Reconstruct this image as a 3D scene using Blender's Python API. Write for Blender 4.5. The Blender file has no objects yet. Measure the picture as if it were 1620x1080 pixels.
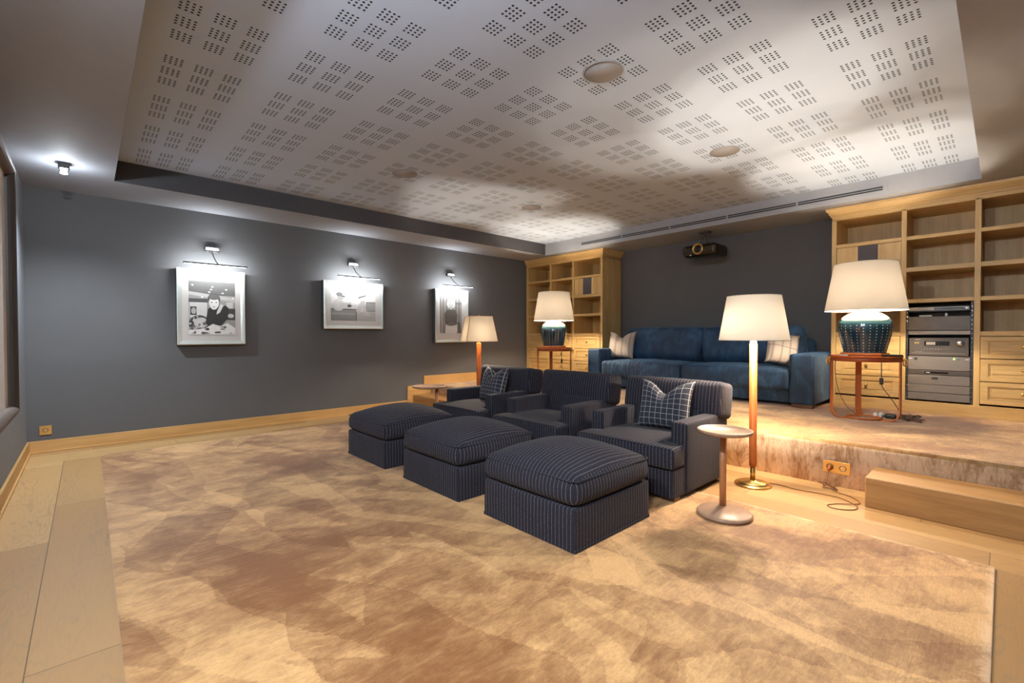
import bpy, bmesh, math, random
from mathutils import Vector, Matrix
random.seed(7)
D = bpy.data
SC = bpy.context.scene
COL = SC.collection
PI = math.pi

# ------------------------------------------------------------------ camera
F_PX, YAW, PITCH, ROLL = 723.37, math.radians(47.121), math.radians(-0.81), math.radians(-0.095)
cam_d = D.cameras.new('camera')
cam_d.sensor_width = 36.0
cam_d.lens = F_PX / 1620.0 * 36.0
cam_d.clip_start = 0.05
cam = D.objects.new('camera', cam_d)
COL.objects.link(cam)
fw = Vector((math.cos(YAW) * math.cos(PITCH), math.sin(YAW) * math.cos(PITCH), math.sin(PITCH)))
r0 = Vector((math.sin(YAW), -math.cos(YAW), 0))
u0 = r0.cross(fw)
rt = r0 * math.cos(ROLL) + u0 * math.sin(ROLL)
up = -r0 * math.sin(ROLL) + u0 * math.cos(ROLL)
M = Matrix(((rt.x, up.x, -fw.x, 0), (rt.y, up.y, -fw.y, 0), (rt.z, up.z, -fw.z, 1.15), (0, 0, 0, 1)))
cam.matrix_world = M
SC.camera = cam

# ------------------------------------------------------------------ world, exposure, light levels
w = D.worlds.new('world'); SC.world = w; w.use_nodes = True
w.node_tree.nodes['Background'].inputs[0].default_value = (0.5, 0.5, 0.55, 1)
w.node_tree.nodes['Background'].inputs[1].default_value = 0.05
SC.view_settings.view_transform = 'Standard'
SC.view_settings.look = 'None'
SC.view_settings.gamma = 1.0
SC.view_settings.exposure = 0.36
SC.cycles.diffuse_bounces = 6
SC.cycles.max_bounces = 10
SC.cycles.caustics_reflective = False
SC.cycles.caustics_refractive = False
WARM = (1.0, 0.83, 0.63)
SPOTC = (0.86, 0.93, 1.0)
COOL = (0.93, 0.97, 1.0)
P_FLOOR_LAMP = 88.0      # per bulb
P_TABLE_LAMP = 66.0
P_SPOT = 6.0
P_SPOT_CORNER = 55.0
P_PICTURE = 7.5

# room dimensions (metres)
XS, XB = -0.44, 6.90          # screen wall, back wall
YN, YP = -0.50, 6.43          # near wall, picture wall
ZC, ZT = 2.60, 2.80           # bulkhead underside, perforated tray
TX0, TX1, TY0, TY1 = 0.20, 6.12, 0.157, 5.70
XPL, ZPL = 4.15, 0.34         # platform front, platform top
RX0, RX1, RY0, RY1 = 0.08, 3.25, 0.02, 5.87   # rug

# ------------------------------------------------------------------ node helpers
class NT:
    def __init__(s, name):
        s.m = D.materials.new(name); s.m.use_nodes = True
        s.t = s.m.node_tree; s.n = s.t.nodes
        s.b = s.n['Principled BSDF']
    def l(s, a, b): s.t.links.new(a, b)
    def put(s, v, sock):
        if isinstance(v, (int, float)):
            sock.default_value = v if sock.type == 'VALUE' else (v, v, v) if sock.type == 'VECTOR' else (v, v, v, 1)
        elif isinstance(v, (tuple, list)):
            if sock.type == 'RGBA': sock.default_value = (v[0], v[1], v[2], 1)
            else: sock.default_value = tuple(v)
        else: s.l(v, sock)
    def math(s, op, a, b=0.0, c=None):
        n = s.n.new('ShaderNodeMath'); n.operation = op
        s.put(a, n.inputs[0]); s.put(b, n.inputs[1])
        if c is not None: s.put(c, n.inputs[2])
        return n.outputs[0]
    def vm(s, op, a, b):
        n = s.n.new('ShaderNodeVectorMath'); n.operation = op
        s.put(a, n.inputs[0]); s.put(b, n.inputs[1]); return n.outputs[0]
    def coord(s, k='Object'): return s.n.new('ShaderNodeTexCoord').outputs[k]
    def sep(s, v):
        n = s.n.new('ShaderNodeSeparateXYZ'); s.l(v, n.inputs[0]); return n.outputs
    def comb(s, x, y, z):
        n = s.n.new('ShaderNodeCombineXYZ')
        for i, v in enumerate((x, y, z)): s.put(v, n.inputs[i])
        return n.outputs[0]
    def noise(s, v, sc=5, det=4, rough=0.5, dist=0.0):
        n = s.n.new('ShaderNodeTexNoise'); s.l(v, n.inputs['Vector'])
        n.inputs['Scale'].default_value = sc; n.inputs['Detail'].default_value = det
        n.inputs['Roughness'].default_value = rough; n.inputs['Distortion'].default_value = dist
        return n.outputs['Fac']
    def smooth(s, v, lo, hi):
        n = s.n.new('ShaderNodeMapRange'); n.interpolation_type = 'SMOOTHSTEP'
        s.put(v, n.inputs['Value']); n.inputs['From Min'].default_value = lo; n.inputs['From Max'].default_value = hi
        return n.outputs[0]
    def mix(s, f, a, b, mode='MIX'):
        n = s.n.new('ShaderNodeMix'); n.data_type = 'RGBA'; n.blend_type = mode
        s.put(f, n.inputs['Factor']); s.put(a, n.inputs['A']); s.put(b, n.inputs['B'])
        for i in n.inputs:
            if i.name == 'A' and i.type == 'RGBA': s.put(a, i)
            if i.name == 'B' and i.type == 'RGBA': s.put(b, i)
        for o in n.outputs:
            if o.type == 'RGBA': return o
    def ramp(s, f, stops):
        n = s.n.new('ShaderNodeValToRGB'); s.put(f, n.inputs[0])
        e = n.color_ramp.elements
        while len(e) < len(stops): e.new(0.5)
        for i, (p, c) in enumerate(stops):
            e[i].position = p; e[i].color = (c[0], c[1], c[2], 1)
        return n.outputs[0]
    def bump(s, h, strength=0.3, dist=0.01):
        n = s.n.new('ShaderNodeBump'); n.inputs['Strength'].default_value = strength
        n.inputs['Distance'].default_value = dist; s.l(h, n.inputs['Height'])
        s.l(n.outputs[0], s.b.inputs['Normal'])
    def done(s, col=None, rough=0.5, metal=0.0, **kw):
        if col is not None: s.put(col, s.b.inputs['Base Color'])
        s.put(rough, s.b.inputs['Roughness']); s.put(metal, s.b.inputs['Metallic'])
        for k, v in kw.items(): s.put(v, s.b.inputs[k.replace('_', ' ')])
        return s.m

def plain(name, col, rough=0.5, metal=0.0, var=0.08, **kw):
    t = NT(name); c = t.coord()
    n = t.noise(c, 14, 4)
    lo = tuple(x * (1 - var) for x in col); hi = tuple(min(1, x * (1 + var)) for x in col)
    return t.done(t.mix(n, lo, hi), rough, metal, **kw)

MT = {}
def wood(name, dark, light, axis='Z', rough=0.45, scale=1.0, pore=0.25):
    t = NT(name); v = t.sep(t.coord())
    st = {'X': (1.2, 14, 14), 'Y': (14, 1.2, 14), 'Z': (14, 14, 1.2)}[axis]
    p = t.comb(*[t.math('MULTIPLY', v[i], st[i] * scale) for i in range(3)])
    a = t.noise(p, 1.0, 5, 0.6, 0.4)
    fine = t.comb(*[t.math('MULTIPLY', v[i], st[i] * scale * 7) for i in range(3)])
    b = t.noise(fine, 1.0, 3, 0.6)
    f = t.math('ADD', t.math('MULTIPLY', a, 1 - pore), t.math('MULTIPLY', b, pore))
    col = t.ramp(f, [(0.34, dark), (0.66, light)])
    t.bump(b, 0.08, 0.002)
    return t.done(col, rough)

def plank_mat(name, along):
    """wide oiled oak boards; `along` is the board direction"""
    t = NT(name); v = t.sep(t.coord())
    L, W = (v[0], v[1]) if along == 'X' else (v[1], v[0])
    wd = 0.26
    off = 0.44 if along == 'Y' else -0.02
    wv = t.math('ADD', W, off + 10 * wd - 0.01)
    q = t.math('DIVIDE', wv, wd); row = t.math('FLOOR', q); fr = t.math('FRACT', q)
    wn = t.n.new('ShaderNodeTexWhiteNoise'); wn.noise_dimensions = '1D'; t.l(row, wn.inputs['W'])
    lv = t.math('ADD', L, t.math('MULTIPLY', wn.outputs['Value'], 2.3))
    lq = t.math('DIVIDE', t.math('ADD', lv, 20), 2.1); lf = t.math('FRACT', lq)
    bid = t.math('ADD', t.math('MULTIPLY', row, 13.7), t.math('FLOOR', lq))
    wn2 = t.n.new('ShaderNodeTexWhiteNoise'); wn2.noise_dimensions = '1D'; t.l(bid, wn2.inputs['W'])
    tone = wn2.outputs['Value']
    p = t.comb(t.math('MULTIPLY', L, 1.0), t.math('MULTIPLY', W, 6.5), t.math('MULTIPLY', bid, 3.1))
    g = t.noise(p, 1.0, 3, 0.5, 0.25)
    rings = t.math('FRACT', t.math('MULTIPLY', g, 17.0))
    rings = t.math('ABSOLUTE', t.math('SUBTRACT', rings, 0.5))
    ringm = t.smooth(rings, 0.0, 0.24)
    fine = t.noise(t.comb(t.math('MULTIPLY', L, 9), t.math('MULTIPLY', W, 190), bid), 1.0, 4, 0.6)
    base = t.ramp(tone, [(0.0, (0.38, 0.21, 0.078)), (0.55, (0.50, 0.295, 0.118)), (1.0, (0.60, 0.38, 0.165))])
    c = t.mix(t.math('MULTIPLY', t.math('MULTIPLY', t.math('SUBTRACT', 1.0, ringm), t.smooth(g, 0.40, 0.60)), 0.50), base, (0.29, 0.19, 0.10))
    c = t.mix(t.math('MULTIPLY', t.smooth(fine, 0.45, 0.75), 0.22), c, (0.30, 0.20, 0.12))
    kn = t.noise(t.comb(t.math('MULTIPLY', L, 3.0), t.math('MULTIPLY', W, 7), bid), 1.0, 2, 0.4)
    c = t.mix(t.math('MULTIPLY', t.smooth(kn, 0.68, 0.78), 0.65), c, (0.17, 0.10, 0.055))
    e1 = t.math('MINIMUM', fr, t.math('SUBTRACT', 1.0, fr))
    e2 = t.math('MULTIPLY', t.math('MINIMUM', lf, t.math('SUBTRACT', 1.0, lf)), 8.0)
    e = t.smooth(t.math('MINIMUM', e1, e2), 0.003, 0.010)
    c = t.mix(e, (0.13, 0.08, 0.045), c)
    t.bump(e, 0.3, 0.002)
    return t.done(c, t.math('ADD', 0.42, t.math('MULTIPLY', fine, 0.18)))

def silk(name, dark, light, riser=False):
    """brushed silk carpet: pile lies in patches of two directions, combed along X"""
    t = NT(name); v = t.sep(t.coord())
    if riser:
        P = t.comb(v[0], t.math('MULTIPLY', v[1], 1.0), t.math('MULTIPLY', v[2], 0.45))
        big = t.noise(P, 6.0, 9, 0.8, 0.5)
        fine = t.noise(t.comb(v[0], t.math('MULTIPLY', v[1], 60), t.math('MULTIPLY', v[2], 9)), 1.0, 4, 0.6)
        f = t.smooth(t.math('ADD', t.math('MULTIPLY', big, 0.85), t.math('MULTIPLY', fine, 0.15)), 0.38, 0.56)
        c = t.mix(f, dark, light)
        t.bump(t.math('ADD', big, fine), 0.5, 0.01)
        return t.done(c, 0.75, Sheen_Weight=0.3)
    jag = t.math('SUBTRACT', t.noise(t.comb(t.math('MULTIPLY', v[0], 6), t.math('MULTIPLY', v[1], 30), 4.0), 1.0, 4, 0.7), 0.5)
    bend = t.math('SUBTRACT', t.noise(t.comb(v[0], v[1], 3.0), 0.8, 1, 0.5), 0.5)
    X = t.math('ADD', v[0], t.math('ADD', t.math('MULTIPLY', jag, 0.06), t.math('MULTIPLY', bend, 1.1)))
    Y = t.math('ADD', v[1], t.math('ADD', t.math('MULTIPLY', jag, 0.03), t.math('MULTIPLY', bend, -0.9)))
    def wedges(deg, sx, sy, seed, lo, hi):
        """elongated cells; only the cells whose random value passes the threshold lie the other way"""
        c_, s_ = math.cos(math.radians(deg)), math.sin(math.radians(deg))
        a = t.math('ADD', t.math('MULTIPLY', X, c_ * sx), t.math('MULTIPLY', Y, s_ * sx))
        b = t.math('ADD', t.math('MULTIPLY', X, -s_ * sy), t.math('MULTIPLY', Y, c_ * sy))
        vo = t.n.new('ShaderNodeTexVoronoi'); vo.feature = 'F1'
        t.l(t.comb(a, b, seed), vo.inputs['Vector']); vo.inputs['Scale'].default_value = 1.0
        cs = t.n.new('ShaderNodeSeparateColor'); t.l(vo.outputs['Color'], cs.inputs[0])
        return t.smooth(cs.outputs[0], lo, hi)
    p1 = wedges(-78, 1.1, 4.2, 0.3, .55, .75); p2 = wedges(-52, 1.2, 4.6, 7.3, .60, .80); p3 = wedges(-112, 1.0, 4.4, 3.1, .60, .80)
    cloud = t.noise(t.comb(v[0], v[1], 9.0), 0.75, 4, 0.6, 0.4)
    streak = t.noise(t.comb(t.math('MULTIPLY', v[0], 3.0), t.math('MULTIPLY', v[1], 60), 1.0), 1.0, 5, 0.7, 0.2)
    blot = t.noise(t.comb(t.math('MULTIPLY', v[0], 4.5), t.math('MULTIPLY', v[1], 7), 5.0), 1.0, 10, 0.78, 0.5)
    crisp = t.noise(t.comb(t.math('MULTIPLY', v[0], 16), t.math('MULTIPLY', v[1], 34), 2.0), 1.0, 8, 0.8, 0.6)
    f = t.math('ADD', t.math('MULTIPLY', p1, 0.095), t.math('MULTIPLY', p2, 0.085))
    f = t.math('ADD', f, t.math('MULTIPLY', p3, 0.065))
    f = t.math('ADD', f, t.math('MULTIPLY', cloud, 1.00))
    f = t.math('ADD', f, t.math('MULTIPLY', streak, 0.16))
    f = t.math('ADD', f, t.math('MULTIPLY', crisp, 0.30))
    f = t.math('ADD', f, t.math('MULTIPLY', blot, 0.70))
    f = t.smooth(f, 0.94, 1.42)
    mid = tuple((a * 0.55 + b * 0.45) for a, b in zip(dark, light))
    c = t.ramp(f, [(0.0, dark), (0.5, mid), (1.0, light)])
    fine = t.noise(t.comb(t.math('MULTIPLY', v[0], 40), t.math('MULTIPLY', v[1], 160), 0.0), 1.0, 3, 0.6)
    c = t.mix(t.math('MULTIPLY', t.smooth(fine, 0.35, 0.75), 0.22), c, tuple(x * 0.6 for x in dark))
    if 'pile' in name:      # the bound edge of the rug is paler
        ex = t.math('MINIMUM', t.math('SUBTRACT', v[0], RX0), t.math('SUBTRACT', RX1, v[0]))
        ey = t.math('MINIMUM', t.math('SUBTRACT', v[1], RY0), t.math('SUBTRACT', RY1, v[1]))
        ex = t.math('SUBTRACT', RX1, v[0])
        e = t.math('ADD', t.math('MINIMUM', ex, t.math('SUBTRACT', v[1], RY0)), t.math('MULTIPLY', t.math('SUBTRACT', blot, 0.5), -0.16))
        c = t.mix(t.math('MULTIPLY', t.math('SUBTRACT', 1.0, t.smooth(e, 0.0, 0.035)), 0.45), c, (0.90, 0.66, 0.42))
    t.bump(t.math('ADD', streak, t.math('MULTIPLY', blot, 0.6)), 0.35, 0.012)
    return t.done(c, 0.62, Sheen_Weight=0.35, Sheen_Roughness=0.4)

def pinstripe(name):
    t = NT(name); v = t.sep(t.coord())
    g = t.n.new('ShaderNodeNewGeometry'); nn = t.sep(g.outputs['True Normal'])
    ax = t.math('ABSOLUTE', nn[0]); ay = t.math('ABSOLUTE', nn[1]); az = t.math('ABSOLUTE', nn[2])
    side = t.math('GREATER_THAN', ay, t.math('MAXIMUM', ax, az))
    k = t.math('ADD', t.math('MULTIPLY', side, v[0]), t.math('MULTIPLY', t.math('SUBTRACT', 1.0, side), v[1]))
    wob = t.noise(t.coord(), 6, 2)
    k = t.math('ADD', k, t.math('MULTIPLY', wob, 0.006))
    fr = t.math('ABSOLUTE', t.math('SUBTRACT', t.math('FRACT', t.math('DIVIDE', t.math('ADD', k, 10), 0.0265)), 0.5))
    chalk = t.noise(t.coord(), 260, 2)
    s = t.math('MULTIPLY', t.math('SUBTRACT', 1.0, t.smooth(fr, 0.03, 0.085)), t.smooth(chalk, 0.25, 0.6))
    mel = t.noise(t.coord(), 180, 3)
    base = t.mix(mel, (0.015, 0.015, 0.023), (0.033, 0.033, 0.047))
    c = t.mix(t.math('MULTIPLY', s, 0.50), base, (0.34, 0.31, 0.31))
    t.bump(mel, 0.25, 0.002)
    return t.done(c, 0.95, Sheen_Weight=0.04, Specular_IOR_Level=0.15)

def windowpane(name):
    t = NT(name); uv = t.sep(t.coord('UV'))
    def line(x, p):
        f = t.math('ABSOLUTE', t.math('SUBTRACT', t.math('FRACT', t.math('DIVIDE', x, p)), 0.5))
        return t.math('SUBTRACT', 1.0, t.smooth(f, 0.018, 0.042))
    g = t.math('MAXIMUM', line(uv[0], 0.115), line(uv[1], 0.115))
    n = t.noise(t.coord(), 200, 3)
    base = t.mix(n, (0.022, 0.025, 0.038), (0.055, 0.06, 0.08))
    return t.done(t.mix(t.math('MULTIPLY', g, 0.7), base, (0.62, 0.60, 0.58)), 0.9, Sheen_Weight=0.05, Specular_IOR_Level=0.15)

def ivory_stripe(name, cross=False):
    t = NT(name); uv = t.sep(t.coord('UV'))
    f = t.math('FRACT', t.math('DIVIDE', uv[0], 0.27))
    a = t.math('SUBTRACT', 1.0, t.smooth(t.math('ABSOLUTE', t.math('SUBTRACT', f, 0.30)), 0.02, 0.05))
    b = t.math('SUBTRACT', 1.0, t.smooth(t.math('ABSOLUTE', t.math('SUBTRACT', f, 0.42)), 0.015, 0.035))
    s = t.math('MAXIMUM', a, b)
    if cross:
        h = t.math('SUBTRACT', 1.0, t.smooth(t.math('ABSOLUTE', t.math('SUBTRACT', uv[1], 0.52)), 0.006, 0.014))
        s = t.math('MAXIMUM', s, h)
    n = t.noise(t.coord(), 120, 3)
    base = t.mix(n, (0.42, 0.35, 0.29), (0.60, 0.52, 0.45))
    return t.done(t.mix(t.math('MULTIPLY', s, 0.75), base, (0.07, 0.06, 0.07)), 0.9)

def velvet(name, gather=False):
    t = NT(name); v = t.coord(); s = t.sep(v)
    a = t.noise(v, 3.5, 5, 0.65, 0.8)
    b = t.noise(t.comb(t.math('MULTIPLY', s[0], 8), t.math('MULTIPLY', s[1], 22), t.math('MULTIPLY', s[2], 5)), 1.0, 3, 0.6, 0.7)
    f = t.smooth(t.math('ADD', t.math('MULTIPLY', a, 0.7), t.math('MULTIPLY', b, 0.3)), 0.35, 0.68)
    c = t.ramp(f, [(0, (0.009, 0.030, 0.070)), (0.5, (0.014, 0.050, 0.115)), (1, (0.032, 0.10, 0.20))])
    if gather:
        g = t.noise(t.comb(0.0, t.math('MULTIPLY', s[1], 26), t.math('MULTIPLY', s[2], 3.5)), 1.0, 2, 0.5, 0.8)
        t.bump(g, 0.9, 0.035)
    else: t.bump(b, 0.35, 0.02)
    return t.done(c, 0.7, Sheen_Weight=0.30, Sheen_Roughness=0.35, Sheen_Tint=(0.35, 0.6, 0.9))

def perforated(name):
    t = NT(name); v = t.sep(t.coord())
    B, G, H = 0.612, 0.153, 0.0262
    def ax(x, x0):
        q = t.math('FRACT', t.math('ADD', t.math('DIVIDE', t.math('SUBTRACT', x, x0), B), 20.5))
        p = t.math('MULTIPLY', t.math('SUBTRACT', q, 0.5), B)
        m1 = t.math('LESS_THAN', t.math('ABSOLUTE', p), 1.5 * G)
        g = t.math('SUBTRACT', p, t.math('MULTIPLY', t.math('ROUND', t.math('DIVIDE', p, G)), G))
        m2 = t.math('LESS_THAN', t.math('ABSOLUTE', g), 2 * H)
        h = t.math('MULTIPLY', t.math('SUBTRACT', t.math('FRACT', t.math('ADD', t.math('DIVIDE', g, H), 8.0)), 0.5), H)
        return h, t.math('MULTIPLY', m1, m2)
    hx, mx = ax(v[0], 0.55); hy, my = ax(v[1], 0.507)
    r = t.math('SQRT', t.math('ADD', t.math('MULTIPLY', hx, hx), t.math('MULTIPLY', hy, hy)))
    hole = t.math('MULTIPLY', t.math('LESS_THAN', r, 0.0072), t.math('MULTIPLY', mx, my))
    n = t.noise(t.coord(), 3, 3)
    base = t.mix(n, (0.46, 0.545, 0.69), (0.51, 0.595, 0.74))
    return t.done(t.mix(hole, base, (0.012, 0.012, 0.014)), 0.8)

def fabric_wall(name):
    t = NT(name); v = t.coord()
    a = t.noise(v, 1.6, 5, 0.6, 0.5); b = t.noise(v, 90, 3, 0.6)
    c = t.mix(t.math('ADD', t.math('MULTIPLY', a, 0.7), t.math('MULTIPLY', b, 0.3)), (0.088, 0.089, 0.093), (0.130, 0.132, 0.137))
    t.bump(b, 0.12, 0.003)
    return t.done(c, 0.85, Sheen_Weight=0.15)

def jar_glaze(name):
    t = NT(name); v = t.sep(t.coord())
    ang = t.math('ARCTAN2', v[1], v[0])
    ca = t.math('SUBTRACT', t.math('FRACT', t.math('ADD', t.math('MULTIPLY', ang, 26 / (2 * PI)), 40)), 0.5)
    cz = t.math('SUBTRACT', t.math('FRACT', t.math('DIVIDE', v[2], 0.027)), 0.5)
    arc = t.math('MULTIPLY', ca, 0.047); hh = t.math('MULTIPLY', cz, 0.027)
    r = t.math('SQRT', t.math('ADD', t.math('MULTIPLY', arc, arc), t.math('MULTIPLY', hh, hh)))
    dot = t.math('MULTIPLY', t.math('SUBTRACT', 1.0, t.smooth(r, 0.0034, 0.0054)), t.math('LESS_THAN', v[2], 0.262))
    n = t.noise(t.coord(), 9, 3)
    c = t.mix(n, (0.006, 0.022, 0.042), (0.014, 0.050, 0.082))
    c = t.mix(t.smooth(v[2], 0.262, 0.285), c, (0.045, 0.13, 0.18))
    c = t.mix(dot, c, (0.50, 0.56, 0.55))
    c = t.mix(t.smooth(v[2], 0.318, 0.326), c, (0.80, 0.76, 0.68))
    t.bump(dot, 0.5, 0.003)
    return t.done(c, 0.12, Coat_Weight=0.6, Coat_Roughness=0.05)

def shade_mat(name, col, k):
    t = NT(name)
    n = t.noise(t.coord(), 160, 3)
    c = t.mix(t.math('MULTIPLY', n, 0.15), col, tuple(x * 0.8 for x in col))
    tr = t.n.new('ShaderNodeBsdfTranslucent'); t.l(c, tr.inputs[0])
    df = t.n.new('ShaderNodeBsdfDiffuse'); t.l(c, df.inputs[0])
    mx = t.n.new('ShaderNodeMixShader'); mx.inputs[0].default_value = k
    t.l(df.outputs[0], mx.inputs[1]); t.l(tr.outputs[0], mx.inputs[2])
    t.l(mx.outputs[0], t.n['Material Output'].inputs[0])
    return t.m

def glow(name, col, s):
    t = NT(name); return t.done(col, 0.5, Emission_Color=col, Emission_Strength=s)

MT['wall'] = fabric_wall('charcoal_wall_fabric')
MT['wall_light'] = plain('grey_painted_wall', (0.24, 0.26, 0.29), 0.8)
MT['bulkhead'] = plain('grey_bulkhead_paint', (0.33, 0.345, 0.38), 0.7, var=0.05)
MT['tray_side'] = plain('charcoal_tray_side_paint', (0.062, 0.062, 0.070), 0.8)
MT['perf'] = perforated('perforated_plaster')
MT['plankX'] = plank_mat('oak_boards_across', 'X')
MT['plankY'] = plank_mat('oak_boards_along', 'Y')
MT['rug'] = silk('sand_silk_pile', (0.23, 0.085, 0.019), (0.78, 0.455, 0.185))
MT['carpet'] = silk('sand_silk_carpet', (0.34, 0.14, 0.034), (0.90, 0.58, 0.24))
MT['riser'] = silk('crushed_silk_riser', (0.42, 0.20, 0.07), (0.86, 0.64, 0.42), True)
MT['oak'] = wood('oak_cabinet', (0.47, 0.295, 0.100), (0.65, 0.445, 0.185), 'Z')
MT['oakY'] = wood('oak_cabinet_across', (0.47, 0.295, 0.100), (0.65, 0.445, 0.185), 'Y')
MT['step'] = wood('oak_step', (0.31, 0.155, 0.052), (0.47, 0.265, 0.10), 'Y')
MT['base'] = wood('oak_baseboard', (0.52, 0.29, 0.095), (0.66, 0.40, 0.155), 'X')
MT['baseY'] = wood('oak_baseboard_across', (0.52, 0.29, 0.095), (0.66, 0.40, 0.155), 'Y')
MT['table_wood'] = wood('pale_beech', (0.33, 0.20, 0.125), (0.45, 0.295, 0.195), 'X', 0.4)
MT['stem_wood'] = wood('warm_beech_stem', (0.40, 0.17, 0.065), (0.55, 0.27, 0.12), 'Z', 0.4)
MT['leather'] = plain('cognac_leather', (0.47, 0.125, 0.022), 0.45)
MT['leather_dark'] = plain('saddle_leather', (0.30, 0.060, 0.018), 0.38)
MT['brass'] = plain('brass', (0.80, 0.52, 0.18), 0.28, 1.0, 0.04)
MT['stripe'] = pinstripe('navy_pinstripe_wool')
MT['pane'] = windowpane('windowpane_wool')
MT['ivory'] = ivory_stripe('ivory_striped_linen')
MT['ivory2'] = ivory_stripe('ivory_lined_linen', True)
MT['velvet'] = velvet('navy_velvet')
MT['velvet_gathered'] = velvet('navy_velvet_gathered', True)
MT['foot'] = wood('walnut_foot', (0.10, 0.045, 0.025), (0.18, 0.085, 0.045), 'Y')
MT['jar'] = jar_glaze('teal_dotted_glaze')
MT['shade'] = shade_mat('linen_shade', (0.58, 0.52, 0.43), 0.040)
MT['shade_floor'] = shade_mat('linen_floor_shade', (0.56, 0.51, 0.43), 0.027)
MT['shade_sq'] = shade_mat('parchment_shade', (0.58, 0.49, 0.37), 0.038)
MT['black'] = plain('black_metal', (0.018, 0.018, 0.02), 0.4)
MT['black_gloss'] = plain('black_gloss', (0.012, 0.010, 0.009), 0.15)
MT['bronze'] = plain('dark_bronze', (0.045, 0.035, 0.022), 0.22, 0.6)
MT['steel'] = plain('brushed_dark_steel', (0.20, 0.175, 0.15), 0.42, 0.6, 0.15)
MT['steel_dk'] = plain('graphite_steel', (0.085, 0.072, 0.062), 0.42, 0.6, 0.15)
MT['chrome'] = plain('chrome', (0.75, 0.75, 0.75), 0.15, 1.0, 0.02)
MT['mirror'] = plain('bevelled_mirror', (0.82, 0.90, 0.87), 0.14, 0.55, 0.02)
MT['frame_side'] = plain('frame_side_grey', (0.06, 0.062, 0.068), 0.35)
MT['mat'] = plain('ivory_mount_board', (0.52, 0.50, 0.48), 0.8, 0, 0.03)
MT['grille'] = plain('grey_speaker_cloth', (0.075, 0.070, 0.085), 0.9)
MT['disc'] = plain('grey_speaker_disc', (0.30, 0.29, 0.295), 0.7)
MT['screen'] = plain('projection_fabric', (0.70, 0.66, 0.62), 0.9, 0, 0.02)
MT['screen_frame'] = wood('smoked_wood', (0.025, 0.02, 0.017), (0.06, 0.045, 0.036), 'Z', 0.5)
MT['screen_frameY'] = wood('smoked_wood_across', (0.10, 0.07, 0.055), (0.20, 0.14, 0.11), 'Y', 0.5)
MT['white'] = plain('white_plastic', (0.75, 0.75, 0.75), 0.4)
MT['cord'] = plain('brown_cord', (0.22, 0.09, 0.03), 0.5)
MT['cord_dk'] = plain('dark_cord', (0.06, 0.035, 0.02), 0.5)
MT['green_led'] = glow('green_led', (0.2, 1.0, 0.15), 3.0)
MT['display'] = plain('receiver_display', (0.35, 0.33, 0.30), 0.2)
MT['bulb'] = glow('lit_bulb', (1.0, 0.8, 0.55), 12.0)
MT['lens_glow'] = glow('lit_lens', (1.0, 0.92, 0.8), 30.0)
MT['led_strip'] = glow('led_strip', (0.95, 0.98, 1.0), 6.0)
GREY = {}
def grey(v):
    if v not in GREY: GREY[v] = plain('print_grey_%d' % round(v * 1000), (v, v * 0.985, v * 0.96), 0.45, 0, 0.1)
    return GREY[v]

# ------------------------------------------------------------------ mesh helpers
def tag(o, label=None, cat=None, group=None, kind=None):
    if label: o['label'] = label
    if cat: o['category'] = cat
    if group: o['group'] = group
    if kind: o['kind'] = kind
    return o

def empty(name, loc, label=None, cat=None, group=None, rz=0.0):
    o = D.objects.new(name, None); COL.objects.link(o)
    o.location = loc; o.rotation_euler = (0, 0, rz); o.empty_display_size = 0.1
    return tag(o, label, cat, group)

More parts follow.
